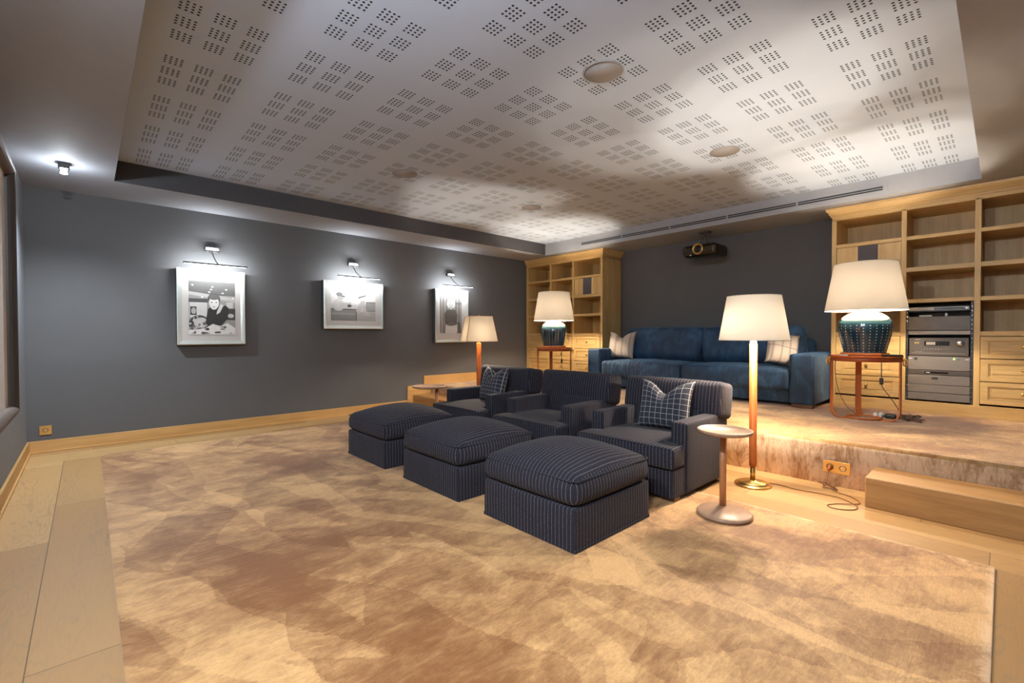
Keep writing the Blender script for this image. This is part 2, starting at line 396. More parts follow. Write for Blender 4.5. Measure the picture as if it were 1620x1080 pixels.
class MB:
    def __init__(s): s.bm = bmesh.new()
    def box(s, x0, x1, y0, y1, z0, z1, mi=0):
        v = [s.bm.verts.new(p) for p in ((x0, y0, z0), (x1, y0, z0), (x1, y1, z0), (x0, y1, z0), (x0, y0, z1), (x1, y0, z1), (x1, y1, z1), (x0, y1, z1))]
        for f in ((0, 3, 2, 1), (4, 5, 6, 7), (0, 1, 5, 4), (1, 2, 6, 5), (2, 3, 7, 6), (3, 0, 4, 7)):
            fc = s.bm.faces.new([v[i] for i in f]); fc.material_index = mi
        return s
    def lathe(s, prof, n=48, c=(0, 0, 0), mat=None, sx=1, smooth=True):
        rings = []
        for r, z in prof:
            if r < 1e-6:
                rings.append([s.bm.verts.new(s._t((0, 0, z), c, mat))])
            else:
                rings.append([s.bm.verts.new(s._t((r * math.cos(2 * PI * i / n), r * math.sin(2 * PI * i / n), z), c, mat)) for i in range(n)])
        for a, b in zip(rings, rings[1:]):
            for i in range(n):
                j = (i + 1) % n
                q = [a[i % len(a)], a[j % len(a)], b[j % len(b)], b[i % len(b)]]
                q = [x for k, x in enumerate(q) if x not in q[:k]]
                if len(q) > 2:
                    f = s.bm.faces.new(q); f.smooth = smooth
        return s
    def _t(s, p, c, mat):
        p = Vector(p)
        if mat: p = mat @ p
        return p + Vector(c)
    def cyl(s, c, r, h, n=24, axis='Z', r2=None):
        m = {'Z': None, 'X': Matrix.Rotation(PI / 2, 3, 'Y'), 'Y': Matrix.Rotation(-PI / 2, 3, 'X')}[axis]
        r2 = r if r2 is None else r2
        return s.lathe([(0, 0), (r, 0), (r2, h), (0, h)], n, c, m, smooth=False)
    def tube(s, pts, r, n=8, closed=False, flat=None):
        pts = [Vector(p) for p in pts]; N = len(pts); rings = []
        prev = None
        for i, p in enumerate(pts):
            if closed: t = pts[(i + 1) % N] - pts[i - 1]
            else: t = pts[min(i + 1, N - 1)] - pts[max(i - 1, 0)]
            t.normalize()
            if prev is None:
                a = Vector((0, 0, 1)) if abs(t.z) < 0.9 else Vector((1, 0, 0))
                u = t.cross(a).normalized()
            else: u = (prev - t * prev.dot(t)).normalized()
            prev = u; w_ = t.cross(u)
            rings.append([s.bm.verts.new(p + (u * math.cos(2 * PI * k / n) + w_ * math.sin(2 * PI * k / n)) * r) for k in range(n)])
        last = N if closed else N - 1
        for i in range(last):
            a, b = rings[i], rings[(i + 1) % N]
            for k in range(n):
                f = s.bm.faces.new((a[k], a[(k + 1) % n], b[(k + 1) % n], b[k])); f.smooth = True
        if not closed:
            s.bm.faces.new(rings[0][::-1]); s.bm.faces.new(rings[-1])
        return s
    def strap(s, pts, width_dir, w_, t_):
        """flat band following pts; width along width_dir, thickness t_ across"""
        pts = [Vector(p) for p in pts]; wd = Vector(width_dir).normalized(); rings = []
        for i, p in enumerate(pts):
            d = (pts[min(i + 1, len(pts) - 1)] - pts[max(i - 1, 0)]).normalized()
            nn = d.cross(wd).normalized()
            rings.append([s.bm.verts.new(p + wd * a * w_ / 2 + nn * b * t_ / 2) for a, b in ((-1, -1), (1, -1), (1, 1), (-1, 1))])
        for a, b in zip(rings, rings[1:]):
            for k in range(4): s.bm.faces.new((a[k], a[(k + 1) % 4], b[(k + 1) % 4], b[k]))
        s.bm.faces.new(rings[0][::-1]); s.bm.faces.new(rings[-1])
        return s
    def rbox(s, c, size, r, crown=0.0, puff=(0, 0), seg=3, n=8, rot=None, crown_b=0.0, lump=0.0):
        hx, hy, hz = [v / 2 for v in size]; rr = min(r, hx * .98, hy * .98, hz * .98)
        def lst(h):
            a = [-h + rr * i / seg for i in range(seg)]
            m = [-h + rr + (2 * h - 2 * rr) * i / n for i in range(n + 1)]
            return a + m + [-x for x in a[::-1]]
        X, Y, Z = lst(hx), lst(hy), lst(hz); cache = {}
        def V(x, y, z):
            key = (round(x, 5), round(y, 5), round(z, 5))
            if key in cache: return cache[key]
            q = Vector((max(-hx + rr, min(hx - rr, x)), max(-hy + rr, min(hy - rr, y)), max(-hz + rr, min(hz - rr, z))))
            d = Vector((x, y, z)) - q
            p = q + d.normalized() * rr if d.length > 1e-9 else q
            kx = 1 - (p.x / hx) ** 2; ky = 1 - (p.y / hy) ** 2; kz = 1 - (p.z / hz) ** 2
            kx, ky, kz = [max(0, k) for k in (kx, ky, kz)]
            if p.z > 0: p.z += crown * (kx * ky) ** 0.75
            else: p.z -= crown_b * (kx * ky) ** 0.75
            p.x += math.copysign(puff[0], p.x) * (ky * kz) ** .6 * (abs(p.x) / hx)
            p.y += math.copysign(puff[1], p.y) * (kx * kz) ** .6 * (abs(p.y) / hy)
            if lump:
                p.z += lump * math.sin(p.x * 13 + p.y * 7 + c[1]) * math.cos(p.y * 11 - p.x * 5) * kx * ky
            if rot: p = rot @ p
            cache[key] = s.bm.verts.new(p + Vector(c)); return cache[key]
        def face(A, B, fn, flip):
            for i in range(len(A) - 1):
                for j in range(len(B) - 1):
                    q = [fn(A[i], B[j]), fn(A[i + 1], B[j]), fn(A[i + 1], B[j + 1]), fn(A[i], B[j + 1])]
                    if flip: q.reverse()
                    f = s.bm.faces.new(q); f.smooth = True
        face(X, Y, lambda a, b: V(a, b, hz), False); face(X, Y, lambda a, b: V(a, b, -hz), True)
        face(Y, Z, lambda a, b: V(hx, a, b), False); face(Y, Z, lambda a, b: V(-hx, a, b), True)
        face(X, Z, lambda a, b: V(a, hy, b), True); face(X, Z, lambda a, b: V(a, -hy, b), False)
        return s
    def prism(s, pts, a0, a1, axis='X'):
        """polygon pts in the plane across `axis`, extruded from a0 to a1"""
        def P(p, a): return {'X': (a, p[0], p[1]), 'Y': (p[0], a, p[1]), 'Z': (p[0], p[1], a)}[axis]
        A = [s.bm.verts.new(P(p, a0)) for p in pts]; B = [s.bm.verts.new(P(p, a1)) for p in pts]
        s.bm.faces.new(A[::-1]); s.bm.faces.new(B)
        for i in range(len(pts)):
            j = (i + 1) % len(pts); s.bm.faces.new((A[i], A[j], B[j], B[i]))
        return s
    def build(s, name, mat, parent=None, bevel=0.0, seg=2, fix=True, sub=0):
        if fix: bmesh.ops.recalc_face_normals(s.bm, faces=s.bm.faces)
        me = D.meshes.new(name); s.bm.to_mesh(me); s.bm.free()
        for m in (mat if isinstance(mat, (list, tuple)) else [mat]):
            me.materials.append(MT[m] if isinstance(m, str) else m)
        o = D.objects.new(name, me); COL.objects.link(o)
        if parent is not None: o.parent = parent
        if bevel:
            b = o.modifiers.new('bevel', 'BEVEL'); b.width = bevel; b.segments = seg; b.limit_method = 'ANGLE'; b.angle_limit = math.radians(40)
        if sub:
            m_ = o.modifiers.new('sub', 'SUBSURF'); m_.levels = sub; m_.render_levels = sub
        return o

def copy_tree(o, parent=None):
    c = o.copy(); COL.objects.link(c); c.parent = parent
    for ch in [x for x in D.objects if x.parent == o]: copy_tree(ch, c)
    return c

def light(name, kind, loc, energy, col, parent=None, **kw):
    l = D.lights.new(name, kind); l.energy = energy; l.color = col
    for k, v in kw.items(): setattr(l, k, v)
    o = D.objects.new(name, l); COL.objects.link(o); o.location = loc
    if parent is not None: o.parent = parent
    return o

def S(o): return tag(o, kind='structure')

# ================================================================== SETTING
fl = MB()
for (x0, x1, y0, y1, mi) in ((XS - .1, 4.3, RY1, YP + .1, 0), (XS - .1, RX0, YN - .1, RY1, 1), (RX0, RX1, YN - .1, RY0 + .0, 0),
                             (RX1, 4.3, YN - .1, RY1, 1), (RX0, RX1, RY0, RY1, 0)):
    fl.box(x0, x1, y0, y1, -0.10, 0.0, mi)
S(fl.build('floor', ['plankX', 'plankY'], fix=True))

# raised platform with carpeted, rounded nosing
pf = MB()
prof = [(XPL, 0.0), (XPL - .004, ZPL - .10), (XPL - .006, ZPL - .05)]
for i in range(7):
    a = PI - i * (PI / 2) / 6
    prof.append((XPL + .034 + .04 * math.cos(a), ZPL - .04 + .04 * math.sin(a)))
prof += [(XB + .05, ZPL), (XB + .05, 0.0)]
pf.prism(prof, YN, YP, 'Y')
for f in pf.bm.faces:
    c = f.calc_center_median()
    f.material_index = 1 if (c.x < XPL + .01 and c.z < ZPL - .02) else 0
    if c.x < XPL + .05 and c.z > .05 and len(f.verts) == 4: f.smooth = True
S(pf.build('floor', ['carpet', 'riser']))

S(MB().box(XS - .1, XS, YN - .1, YP + .1, 0, 2.9).build('wall_left', 'wall_light'))
S(MB().box(XS, XB + .1, YP, YP + .1, 0, 2.9).build('wall_picture', 'wall'))
S(MB().box(XB, XB + .1, YN - .1, YP, 0, 2.9).build('wall_back', 'wall'))
S(MB().box(XS, XB, YN - .1, YN, 0, 2.9).build('wall_near', 'wall'))

# bulkhead around the ceiling tray and the perforated tray itself
bh = MB()
bh.box(XS, TX0, YN, YP, ZC, 2.9); bh.box(TX1, XB, YN, YP, ZC, 2.9)
bh.box(TX0, TX1, YN, TY0, ZC, 2.9); bh.box(TX0, TX1, TY1, YP, ZC, 2.9)
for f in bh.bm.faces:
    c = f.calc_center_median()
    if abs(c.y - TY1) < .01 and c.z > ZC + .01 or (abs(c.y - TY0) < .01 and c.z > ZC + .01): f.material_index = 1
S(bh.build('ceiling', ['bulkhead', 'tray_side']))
S(MB().box(TX0, TX1, TY0, TY1, ZT, ZT + .1).build('ceiling', 'perf'))

# baseboards
def bboard(name, x0, x1, y0, y1, along, z=0.12, zb=0.0):
    b = MB()
    b.box(x0, x1, y0, y1, zb, zb + z)
    if along == 'X': b.box(x0, x1, y0 - .012, y1, zb, zb + .018)
    else: b.box(x0, x1 + .012, y0, y1, zb, zb + .018)
    return S(b.build(name, 'base' if along == 'X' else 'baseY', bevel=.003))
bboard('baseboard_picture', XS, 3.70, YP - .018, YP, 'X')
bboard('baseboard_left', XS, XS + .018, YN, YP - .03, 'Y')
bboard('baseboard_platform', 4.03, 6.31, YP - .018, YP, 'X', .15, ZPL)
S(MB().box(3.70, 4.14, YP - .024, YP, 0, .345).box(4.00, 4.03, YP - .024, YP, .34, .49).build('trim_1', 'base', bevel=.003))

# ================================================================== BIG SOFT FLOOR PIECES
rug = MB().box(RX0, RX1, RY0, RY1, 0.0, 0.010)
tag(rug.build('rug', 'rug', bevel=.004), 'large sand-coloured silk rug with brushed patches lying on the oak boards', 'rug')

def step(name, y0, y1, label):
    tag(MB().box(3.79, XPL - .008, y0, y1, 0, .20).build(name, 'step', bevel=.006), label, 'step', 'oak steps up to the platform')
step('step_box', -.46, .625, 'oak step box at the right end of the platform, beside the two-socket outlet')
step('step_box', 5.15, 6.40, 'oak step box in the far corner, against the wall with the framed prints')

# ================================================================== BOOKCASES
XF = 6.33
def bookcase(ytop, cols, rack_col, label):
    """ytop: highest Y; cols: three opening spans (hi, lo); frame stiles between"""
    t = empty('bookcase', (XF, ytop - .92, ZPL), label, 'bookcase', 'built-in oak bookcases')
    ox, oy, oz = XF, ytop - .92, ZPL
    ylow = cols[-1][1] - .045
    def bx(m, x0, x1, y0, y1, z0, z1): return m.box(x0 - ox, x1 - ox, y0 - oy, y1 - oy, z0 - oz, z1 - oz)
    c = MB(); xb = XB - .012
    edges = [ytop] + [v for p in cols for v in p] + [ylow]
    for i in range(0, len(edges), 2):
        hi, lo = edges[i], edges[i + 1]
        bx(c, XF, xb if i in (0, len(edges) - 2) else xb - .015, lo, hi, ZPL + .115, 2.47)
    c2 = c
    bx(c, xb - .015, xb, ylow, ytop, ZPL + .115, 2.47)
    c.build('carcass', 'oak', t, bevel=.002)
    r = MB(); bx(r, XF, xb, ylow, ytop, 2.455, 2.50); r.build('top_rail', 'oakY', t, bevel=.002)
    # cornice: stepped moulding on the front and, where exposed, the ends
    k = MB()
    prof = [(0, 2.495), (-.012, 2.495), (-.014, 2.515), (-.022, 2.520), (-.030, 2.545), (-.050, 2.570), (-.054, 2.595), (0.0, 2.595)]
    pr_ = [(XF + p[0] - ox, p[1] - oz) for p in prof]
    pr_ = pr_[:-1] + [(xb - ox, 2.595 - oz), (xb - ox, 2.495 - oz)]
    ext = .05
    A = []; 
    for side_y, sgn in ((ylow, -1), (ytop, 1)):
        wallside = abs(side_y - YP) < .06 or side_y < -.3
        ring = []
        for j, (px, pz) in enumerate(pr_):
            d = 0 if (wallside or j in ()) else max(0, -(px)) if px < .001 else (.054 if pz > .07 + 2.5 - oz else 0)
            if not wallside and px > .1: d = .054 if pz > 2.55 - oz else 0.0
            ring.append(k.bm.verts.new((px, side_y - oy + sgn * d, pz)))
        A.append(ring)
    n = len(pr_)
    for j in range(n):
        k.bm.faces.new((A[0][j], A[0][(j + 1) % n], A[1][(j + 1) % n], A[1][j]))
    k.bm.faces.new(A[0]); k.bm.faces.new(A[1][::-1])
    k.build('cornice', 'oakY', t)
    p = MB(); bx(p, XF - .022, xb, ylow, ytop, ZPL, ZPL + .105); bx(p, XF - .014, XF + .01, ylow, ytop, ZPL + .105, ZPL + .118)
    p.build('plinth', 'oakY', t, bevel=.003)
    rows = [(2.14, 2.178), (1.805, 1.85), (1.478, 1.518), (1.132, 1.178)]
    for ci, (hi, lo) in enumerate(cols):
        for ri, (z0, z1) in enumerate(rows):
            if ci == rack_col and ri == 3: continue
            s_ = MB(); bx(s_, XF + .001, xb - .016, lo, hi, z0, z1); s_.build('shelf', 'oakY', t, bevel=.002)
        if ci != rack_col:
            for z0, z1 in ((.915, 1.129), (.695, .911), (.475, .691)):
                d = MB(); bx(d, XF + .003, XF + .022, lo + .003, hi - .003, z0 + .002, z1 - .002)
                w_, h_ = hi - lo, z1 - z0
                # raised frame with a recessed field: front is built of bars
                for (a, b, e, f) in ((lo + .003, hi - .003, z1 - .045, z1 - .002), (lo + .003, hi - .003, z0 + .002, z0 + .045),
                                     (lo + .003, lo + .058, z0 + .045, z1 - .045), (hi - .058, hi - .003, z0 + .045, z1 - .045)):
                    bx(d, XF - .010, XF + .003, a, b, e, f)
                for (a, b, e, f) in ((lo + .058, hi - .058, z1 - .054, z1 - .045), (lo + .058, hi - .058, z0 + .045, z0 + .054),
                                     (lo + .058, lo + .067, z0 + .054, z1 - .054), (hi - .067, hi - .058, z0 + .054, z1 - .054)):
                    bx(d, XF - .004, XF + .003, a, b, e, f)
                bx(d, XF - .003, XF + .003, lo + .085, hi - .085, z0 + .072, z1 - .072)
                do = d.build('drawer', 'oakY', t, bevel=.0025)
                yc, zc = (lo + hi) / 2, (z0 + z1) / 2 + .01
                kn = MB().lathe([(0, 0), (.006, 0), (.006, .012), (.014, .018), (.015, .026), (.010, .032), (0, .034)], 16, (XF - .003 - ox, yc - oy, zc - oz), Matrix.Rotation(-PI / 2, 3, 'Y'))
                kn.build('knob', 'brass', do)
    hi, lo = cols[2] if rack_col is None else cols[0]
    sp = MB(); bx(sp, XF + .012, XF + .03, lo + .003, hi - .003, 1.852, 2.138)
    spo = sp.build('speaker_panel', 'oak', t, bevel=.002)
    m_ = (hi + lo) / 2
    g = MB(); bx(g, XF + .006, XF + .013, m_ - .088, m_ + .088, 1.855, 2.135); g.build('speaker_grille', 'grille', spo, bevel=.002)
    return t
bookcase(6.40, [(6.34, 5.784), (5.738, 5.242), (5.201, 4.632)], None, 'oak bookcase in the far corner behind the left table lamp, all open shelves over drawers')
bookcase(1.37, [(1.325, .752), (.709, .204), (.160, -.405)], 1, 'oak bookcase at the right edge, holding the audio equipment rack')

# ------------------------------------------------------------------ rack of audio gear in the right bookcase
RY_A, RY_B, RZ0, RZ1 = .226, .690, .470, 1.470
t = empty('equipment_rack', (XF + .02, .457, RZ0 - .012), 'black rack frame with screw rails, set between bookcase stiles', 'rack')
ox, oy, oz = t.location
for ya, yb in ((.206, .226), (.690, .707)):
    MB().box(XF + .004 - ox, XF + .45 - ox, ya - oy, yb - oy, ZPL + .12 - oz, RZ1 - oz).build('rail', 'black', t, bevel=.001)
MB().box(XF + .45 - ox, XF + .46 - ox, .206 - oy, .707 - oy, ZPL + .12 - oz, RZ1 - oz).build('back_panel', 'black', t)
sc0 = None
for ys in (.216, .698):
    for i in range(22):
        loc = (XF + .0045 - ox, ys - oy, RZ0 + .02 + i * .0445 - oz)
        if sc0 is None: sc0 = MB().cyl((0, 0, 0), .0042, -.004, 8, 'X').build('screw', 'chrome', t); sc0.location = loc
        else: c_ = sc0.copy(); COL.objects.link(c_); c_.location = loc
def device(name, z0, z1, mat, label, cat, depth=.36, x0=XF + .008, ya=RY_A, yb=RY_B):
    e = empty(name, (x0, (ya + yb) / 2, z0), label, cat)
    h = (yb - ya) / 2 - .001
    MB().box(0, .006, -h, h, .001, z1 - z0 - .001).build('face_plate', mat, e, bevel=.0015)
    MB().box(.006, depth, -h + .012, h - .012, .002, z1 - z0 - .003).build('chassis', 'black', e)
    return e, h, z1 - z0
e, h, H = device('disc_player', 1.393, 1.431, 'steel', 'slim silver disc player on the topmost rack shelf', 'player', ya=.235, yb=.685)
MB().box(-.002, 0, -.19, .03, .008, .028).build('display_window', 'black_gloss', e)
MB().cyl((-.001, -.205, .018), .006, -.006, 12, 'X').build('button', 'chrome', e)
tag(MB().box(XF + .02, XF + .36, .228, .688, 1.385, 1.392).build('rack_shelf', 'black'), 'thin black rack shelf under the slim silver disc player', 'shelf')
e, h, H = device('blank_panel', 1.190, 1.333, 'steel_dk', 'tall plain brown-grey rack drawer front under the small white box', 'panel')
e = empty('streaming_box', (XF + .10, .56, 1.333), 'small white box lying on the tall rack panel, under the disc player', 'box')
MB().box(-.04, .04, -.05, .05, .0, .018).build('housing', 'white', e, bevel=.004); MB().box(-.02, .02, .05, .054, .004, .012).build('port', 'black', e)
e = empty('power_adapter', (XF + .10, .405, 1.333), 'small grey plug-top adapter standing on the tall rack panel', 'adapter')
MB().box(-.02, .02, -.01, .01, 0, .034).build('housing', 'white', e, bevel=.003); MB().cyl((0, -.012, .016), .005, -.02, 8, 'Y').build('plug', 'black', e)
e, h, H = device('blank_panel', 1.146, 1.187, 'steel', 'narrow steel blanking strip directly above the receiver', 'panel')
e, h, H = device('receiver', .930, 1.115, 'steel_dk', 'black home cinema receiver with large silver volume dial', 'receiver', x0=XF + .012, ya=.236, yb=.682)
MB().box(-.003, 0, -.085, .105, .105, .150).build('display_window', 'black_gloss', e)
MB().box(-.004, -.002, .02, .09, .112, .142).build('lit_display', 'display', e)
kn = MB().lathe([(0, 0), (.030, 0), (.031, .006), (.026, .020), (.022, .024), (0, .024)], 28, (0, -.160, .128), Matrix.Rotation(-PI / 2, 3, 'Y')); kn.build('volume_dial', 'chrome', e)
b = MB()
for i in range(11): b.cyl((-.0005, .10 - i * .021, .070), .0042, -.006, 10, 'X')
b.build('button_row', 'chrome', e)
for y in (.172, .152): MB().cyl((-.0005, y, .132), .007, -.006, 12, 'X').build('button', 'brass', e)
b = MB().box(-.002, 0, -.20, .20, .026, .029).box(-.002, 0, .12, .18, .044, .047).box(-.002, 0, .135, .175, .165, .170); b.build('lettering', 'display', e)
MB().box(-.003, 0, .13, .18, .048, .056).build('drop_flap', 'black', e)
e, h, H = device('power_amplifier', .785, .925, 'steel', 'brushed steel amplifier with a small green light under the receiver', 'amplifier')
MB().cyl((-.0005, -.118, .117), .007, -.005, 12, 'X').build('power_light', 'green_led', e)
MB().box(-.004, 0, -.158, -.142, .105, .130).build('switch', 'chrome', e)
MB().box(-.004, 0, .158, .182, .100, .126).build('socket', 'black', e)
for y in (-.212, .212): MB().box(-.003, 0, y - .014, y + .014, .112, .118).build('badge', 'white', e)
e, h, H = device('media_server', .735, .782, 'steel_dk', 'thin grey server with a black display slot, under the amplifier', 'server')
MB().box(-.002, 0, -.075, .10, .014, .034).build('display_slot', 'black_gloss', e)
MB().box(-.003, -.002, .06, .09, .021, .027).build('lettering', 'white', e)
e, h, H = device('storage_unit', .636, .732, 'steel', 'steel rack drawer with a recessed finger pull at its centre', 'rack unit')
MB().box(-.003, 0, .0, .045, .052, .074).build('finger_pull', 'black', e, bevel=.002)
MB().box(-.004, -.001, -.002, .047, .074, .078).build('pull_lip', 'chrome', e)
e, h, H = device('blank_panel', .552, .633, 'steel', 'plain steel rack panel under the drawer with the finger pull', 'panel')
e, h, H = device('blank_panel', .474, .549, 'steel', 'lowest plain steel rack panel, just above the bookcase plinth', 'panel')

# ================================================================== SOFA
sf = empty('sofa', (5.72, 2.91, ZPL), 'long navy velvet sofa between the two bookcases on the platform', 'sofa')
def sl(m, c, size, **k): return m.rbox((c[0] - 5.72, c[1] - 2.91, c[2] - ZPL), size, **k)
Y0, Y1 = 1.39, 4.43
sl(MB(), (6.27, 2.91, .455), (.98, Y1 - Y0 - .46, .145), r=.012).build('base', 'velvet', sf)
for yc in (Y0 + .12, Y1 - .12):
    sl(MB(), (6.285, yc, .6575), (1.13, .24, .555), r=.028, crown=.004, puff=(.004, .004)).build('arm', 'velvet', sf)
sl(MB(), (6.66, 2.91, .78), (.36, Y1 - Y0 - .48, .64), r=.06).build('back_frame', 'velvet', sf)
for yc, w_ in ((3.528, 1.262), (2.258, 1.252)):
    co = sl(MB(), (6.09, yc, .640), (.80, w_, .235), r=.045, crown=.035, puff=(.018, .0), n=14, lump=.006).build('seat_cushion', 'velvet_gathered' if yc > 3 else 'velvet', sf)
    loop = []
    for (sx, sy) in ((-1, -1), (-1, 1)):
        loop.append((6.09 - .40 - 5.72 + .008, yc - 2.91 + sy * (w_ / 2 - .03), .735 - ZPL))
    MB().tube([loop[0], ((loop[0][0] - .012), yc - 2.91, .735 - ZPL), loop[1]], .005, 6).build('piping', 'velvet', co)
for yc, sgn in ((3.47, 1), (2.26, -1)):
    m = MB(); rot = Matrix.Rotation(math.radians(14), 3, 'Y')
    sl(m, (6.36, yc, 1.0), (.27, 1.20, .50), r=.10, crown=.015, puff=(.05, .01), rot=rot, n=12)
    # cushions splay: narrower at the foot than at the head
    for v in m.bm.verts:
        dz = (v.co.z + ZPL - 1.0) / .25
        v.co.y += (v.co.y + 2.91 - yc) * .07 * dz
    m.build('back_cushion', 'velvet', sf)
for x, y, w_ in ((5.80, Y0 + .12, .20), (5.80, Y1 - .12, .20), (6.75, Y0 + .12, .20), (6.75, Y1 - .12, .20)):
    MB().box(x - .05 - 5.72, x + .05 - 5.72, y - w_ / 2 - 2.91, y + w_ / 2 - 2.91, 0, .042).build('foot', 'foot', sf, bevel=.003)

# ------------------------------------------------------------------ loose cushions
def pillow(name, mat, loc, W, Hh, T, rot, notch, label, cat, ear=.03, group=None):
    N = 22; bm = bmesh.new(); uvl = bm.loops.layers.uv.new('uv'); grid = {}; uvs = {}
    for side in (1, -1):
        for i in range(N + 1):
            for j in range(N + 1):
                u = -1 + 2 * i / N; v = -1 + 2 * j / N
                edge = i in (0, N) or j in (0, N)
                if side == -1 and edge: grid[(side, i, j)] = grid[(1, i, j)]; continue
                pinch = 1 - .06 * (1 - u * u) * 0
                x = u * W / 2 * (1 - .05 * (1 - v * v))
                z = v * Hh / 2 * (1 - .04 * (1 - u * u))
                k = abs(u * v) ** 6
                x += math.copysign(ear, u) * k * .5; z += math.copysign(ear, v) * k * .5
                up_ = max(0, (v + .2) / 1.2)
                z -= notch * math.exp(-(u / .42) ** 2) * up_ ** 1.6
                th = T / 2 * (max(0, 1 - u ** 4) * max(0, 1 - v ** 4)) ** .55
                crease = math.exp(-(u / .13) ** 2) * max(0, (v - .1) / .9)
                th *= 1 - .75 * crease * (1 if side == 1 else .3)
                y = -side * th
                vv = bm.verts.new((x, y, z)); grid[(side, i, j)] = vv
                uvs[vv] = (.5 + u / 2, .5 + v / 2)
    for side in (1, -1):
        for i in range(N):
            for j in range(N):
                q = [grid[(side, i, j)], grid[(side, i + 1, j)], grid[(side, i + 1, j + 1)], grid[(side, i, j + 1)]]
                if side == -1: q.reverse()
                f = bm.faces.new(q); f.smooth = True
                for l_ in f.loops: l_[uvl].uv = uvs[l_.vert]
    me = D.meshes.new(name); bm.to_mesh(me); bm.free(); me.materials.append(MT[mat])
    o = D.objects.new(name, me); COL.objects.link(o); o.location = loc
    o.rotation_euler = rot
    return tag(o, label, cat, group)
# pillows face -Y in their own frame; rotate -90 about Z to face the screen
pillow('throw_pillow', 'pane', (3.385, 1.845, .590), .42, .385, .17, (math.radians(-16), 0, math.radians(-84)), .10,
       'charcoal windowpane-check cushion with a creased top in the nearest armchair', 'cushion', group='checked cushions on the armchairs')
pillow('throw_pillow', 'pane', (3.37, 3.93, .592), .42, .385, .17, (math.radians(-16), 0, math.radians(-98)), .11,
       'charcoal windowpane-check cushion in the armchair farthest from the camera', 'cushion', group='checked cushions on the armchairs')
pillow('throw_pillow', 'ivory', (6.085, 4.05, .992), .46, .41, .15, (math.radians(-12), 0, math.radians(-92)), .09,
       'ivory cushion with dark stripes at the left end of the navy sofa', 'cushion', group='ivory cushions on the sofa')
pillow('throw_pillow', 'ivory2', (6.02, 1.785, .985), .38, .40, .14, (math.radians(-12), math.radians(14), math.radians(-40)), .02,
       'ivory cushion with thin black lines at the right end of the navy sofa', 'cushion', group='ivory cushions on the sofa')

# ================================================================== OTTOMANS
def make_ottoman():
    t = empty('ottoman', (2.20, 1.88, .010))
    d, w_ = .74, .755
    m = MB()
    m.rbox((0, 0, .117), (d - .012, w_ - .012, .226), r=.012, puff=(.004, .004))
    m.build('base', 'stripe', t)
    hem = MB()
    for sgn in (-1, 1):
        hem.box(sgn * (d / 2 - .006) - .003, sgn * (d / 2 - .006) + .003, -w_ / 2 + .008, w_ / 2 - .008, .001, .020)
        hem.box(-d / 2 + .008, d / 2 - .008, sgn * (w_ / 2 - .006) - .003, sgn * (w_ / 2 - .006) + .003, .001, .020)
    hem.build('hem', 'stripe', t, bevel=.002)
    c = MB(); c.rbox((0, 0, .306), (d, w_, .156), r=.06, crown=.098, puff=(.012, .012), n=14, lump=.004)
    co = c.build('cushion', 'stripe', t)
    r = .045; pts = []
    for (cx, cy, a0) in ((d / 2 - r, w_ / 2 - r, 0), (-d / 2 + r, w_ / 2 - r, 90), (-d / 2 + r, -w_ / 2 + r, 180), (d / 2 - r, -w_ / 2 + r, 270)):
        for k in range(5):
            a = math.radians(a0 + k * 22.5); pts.append((cx + r * .93 * math.cos(a), cy + r * .93 * math.sin(a), .372))
    MB().tube(pts, .0035, 6, closed=True).build('piping', 'stripe', co)
    return t
ot = make_ottoman()
ots = [ot, copy_tree(ot), copy_tree(ot)]
for o, y, lab in zip(ots, (1.877, 2.895, 3.945), ('square pinstriped ottoman nearest the camera, in front of the checked-cushion armchair',
                     'pinstriped ottoman in the middle of the three, in front of the empty armchair',
                     'pinstriped ottoman farthest from the camera, nearest the framed prints')):
    o.location = (2.205, y, .010); tag(o, lab, 'ottoman', 'pinstriped ottomans')

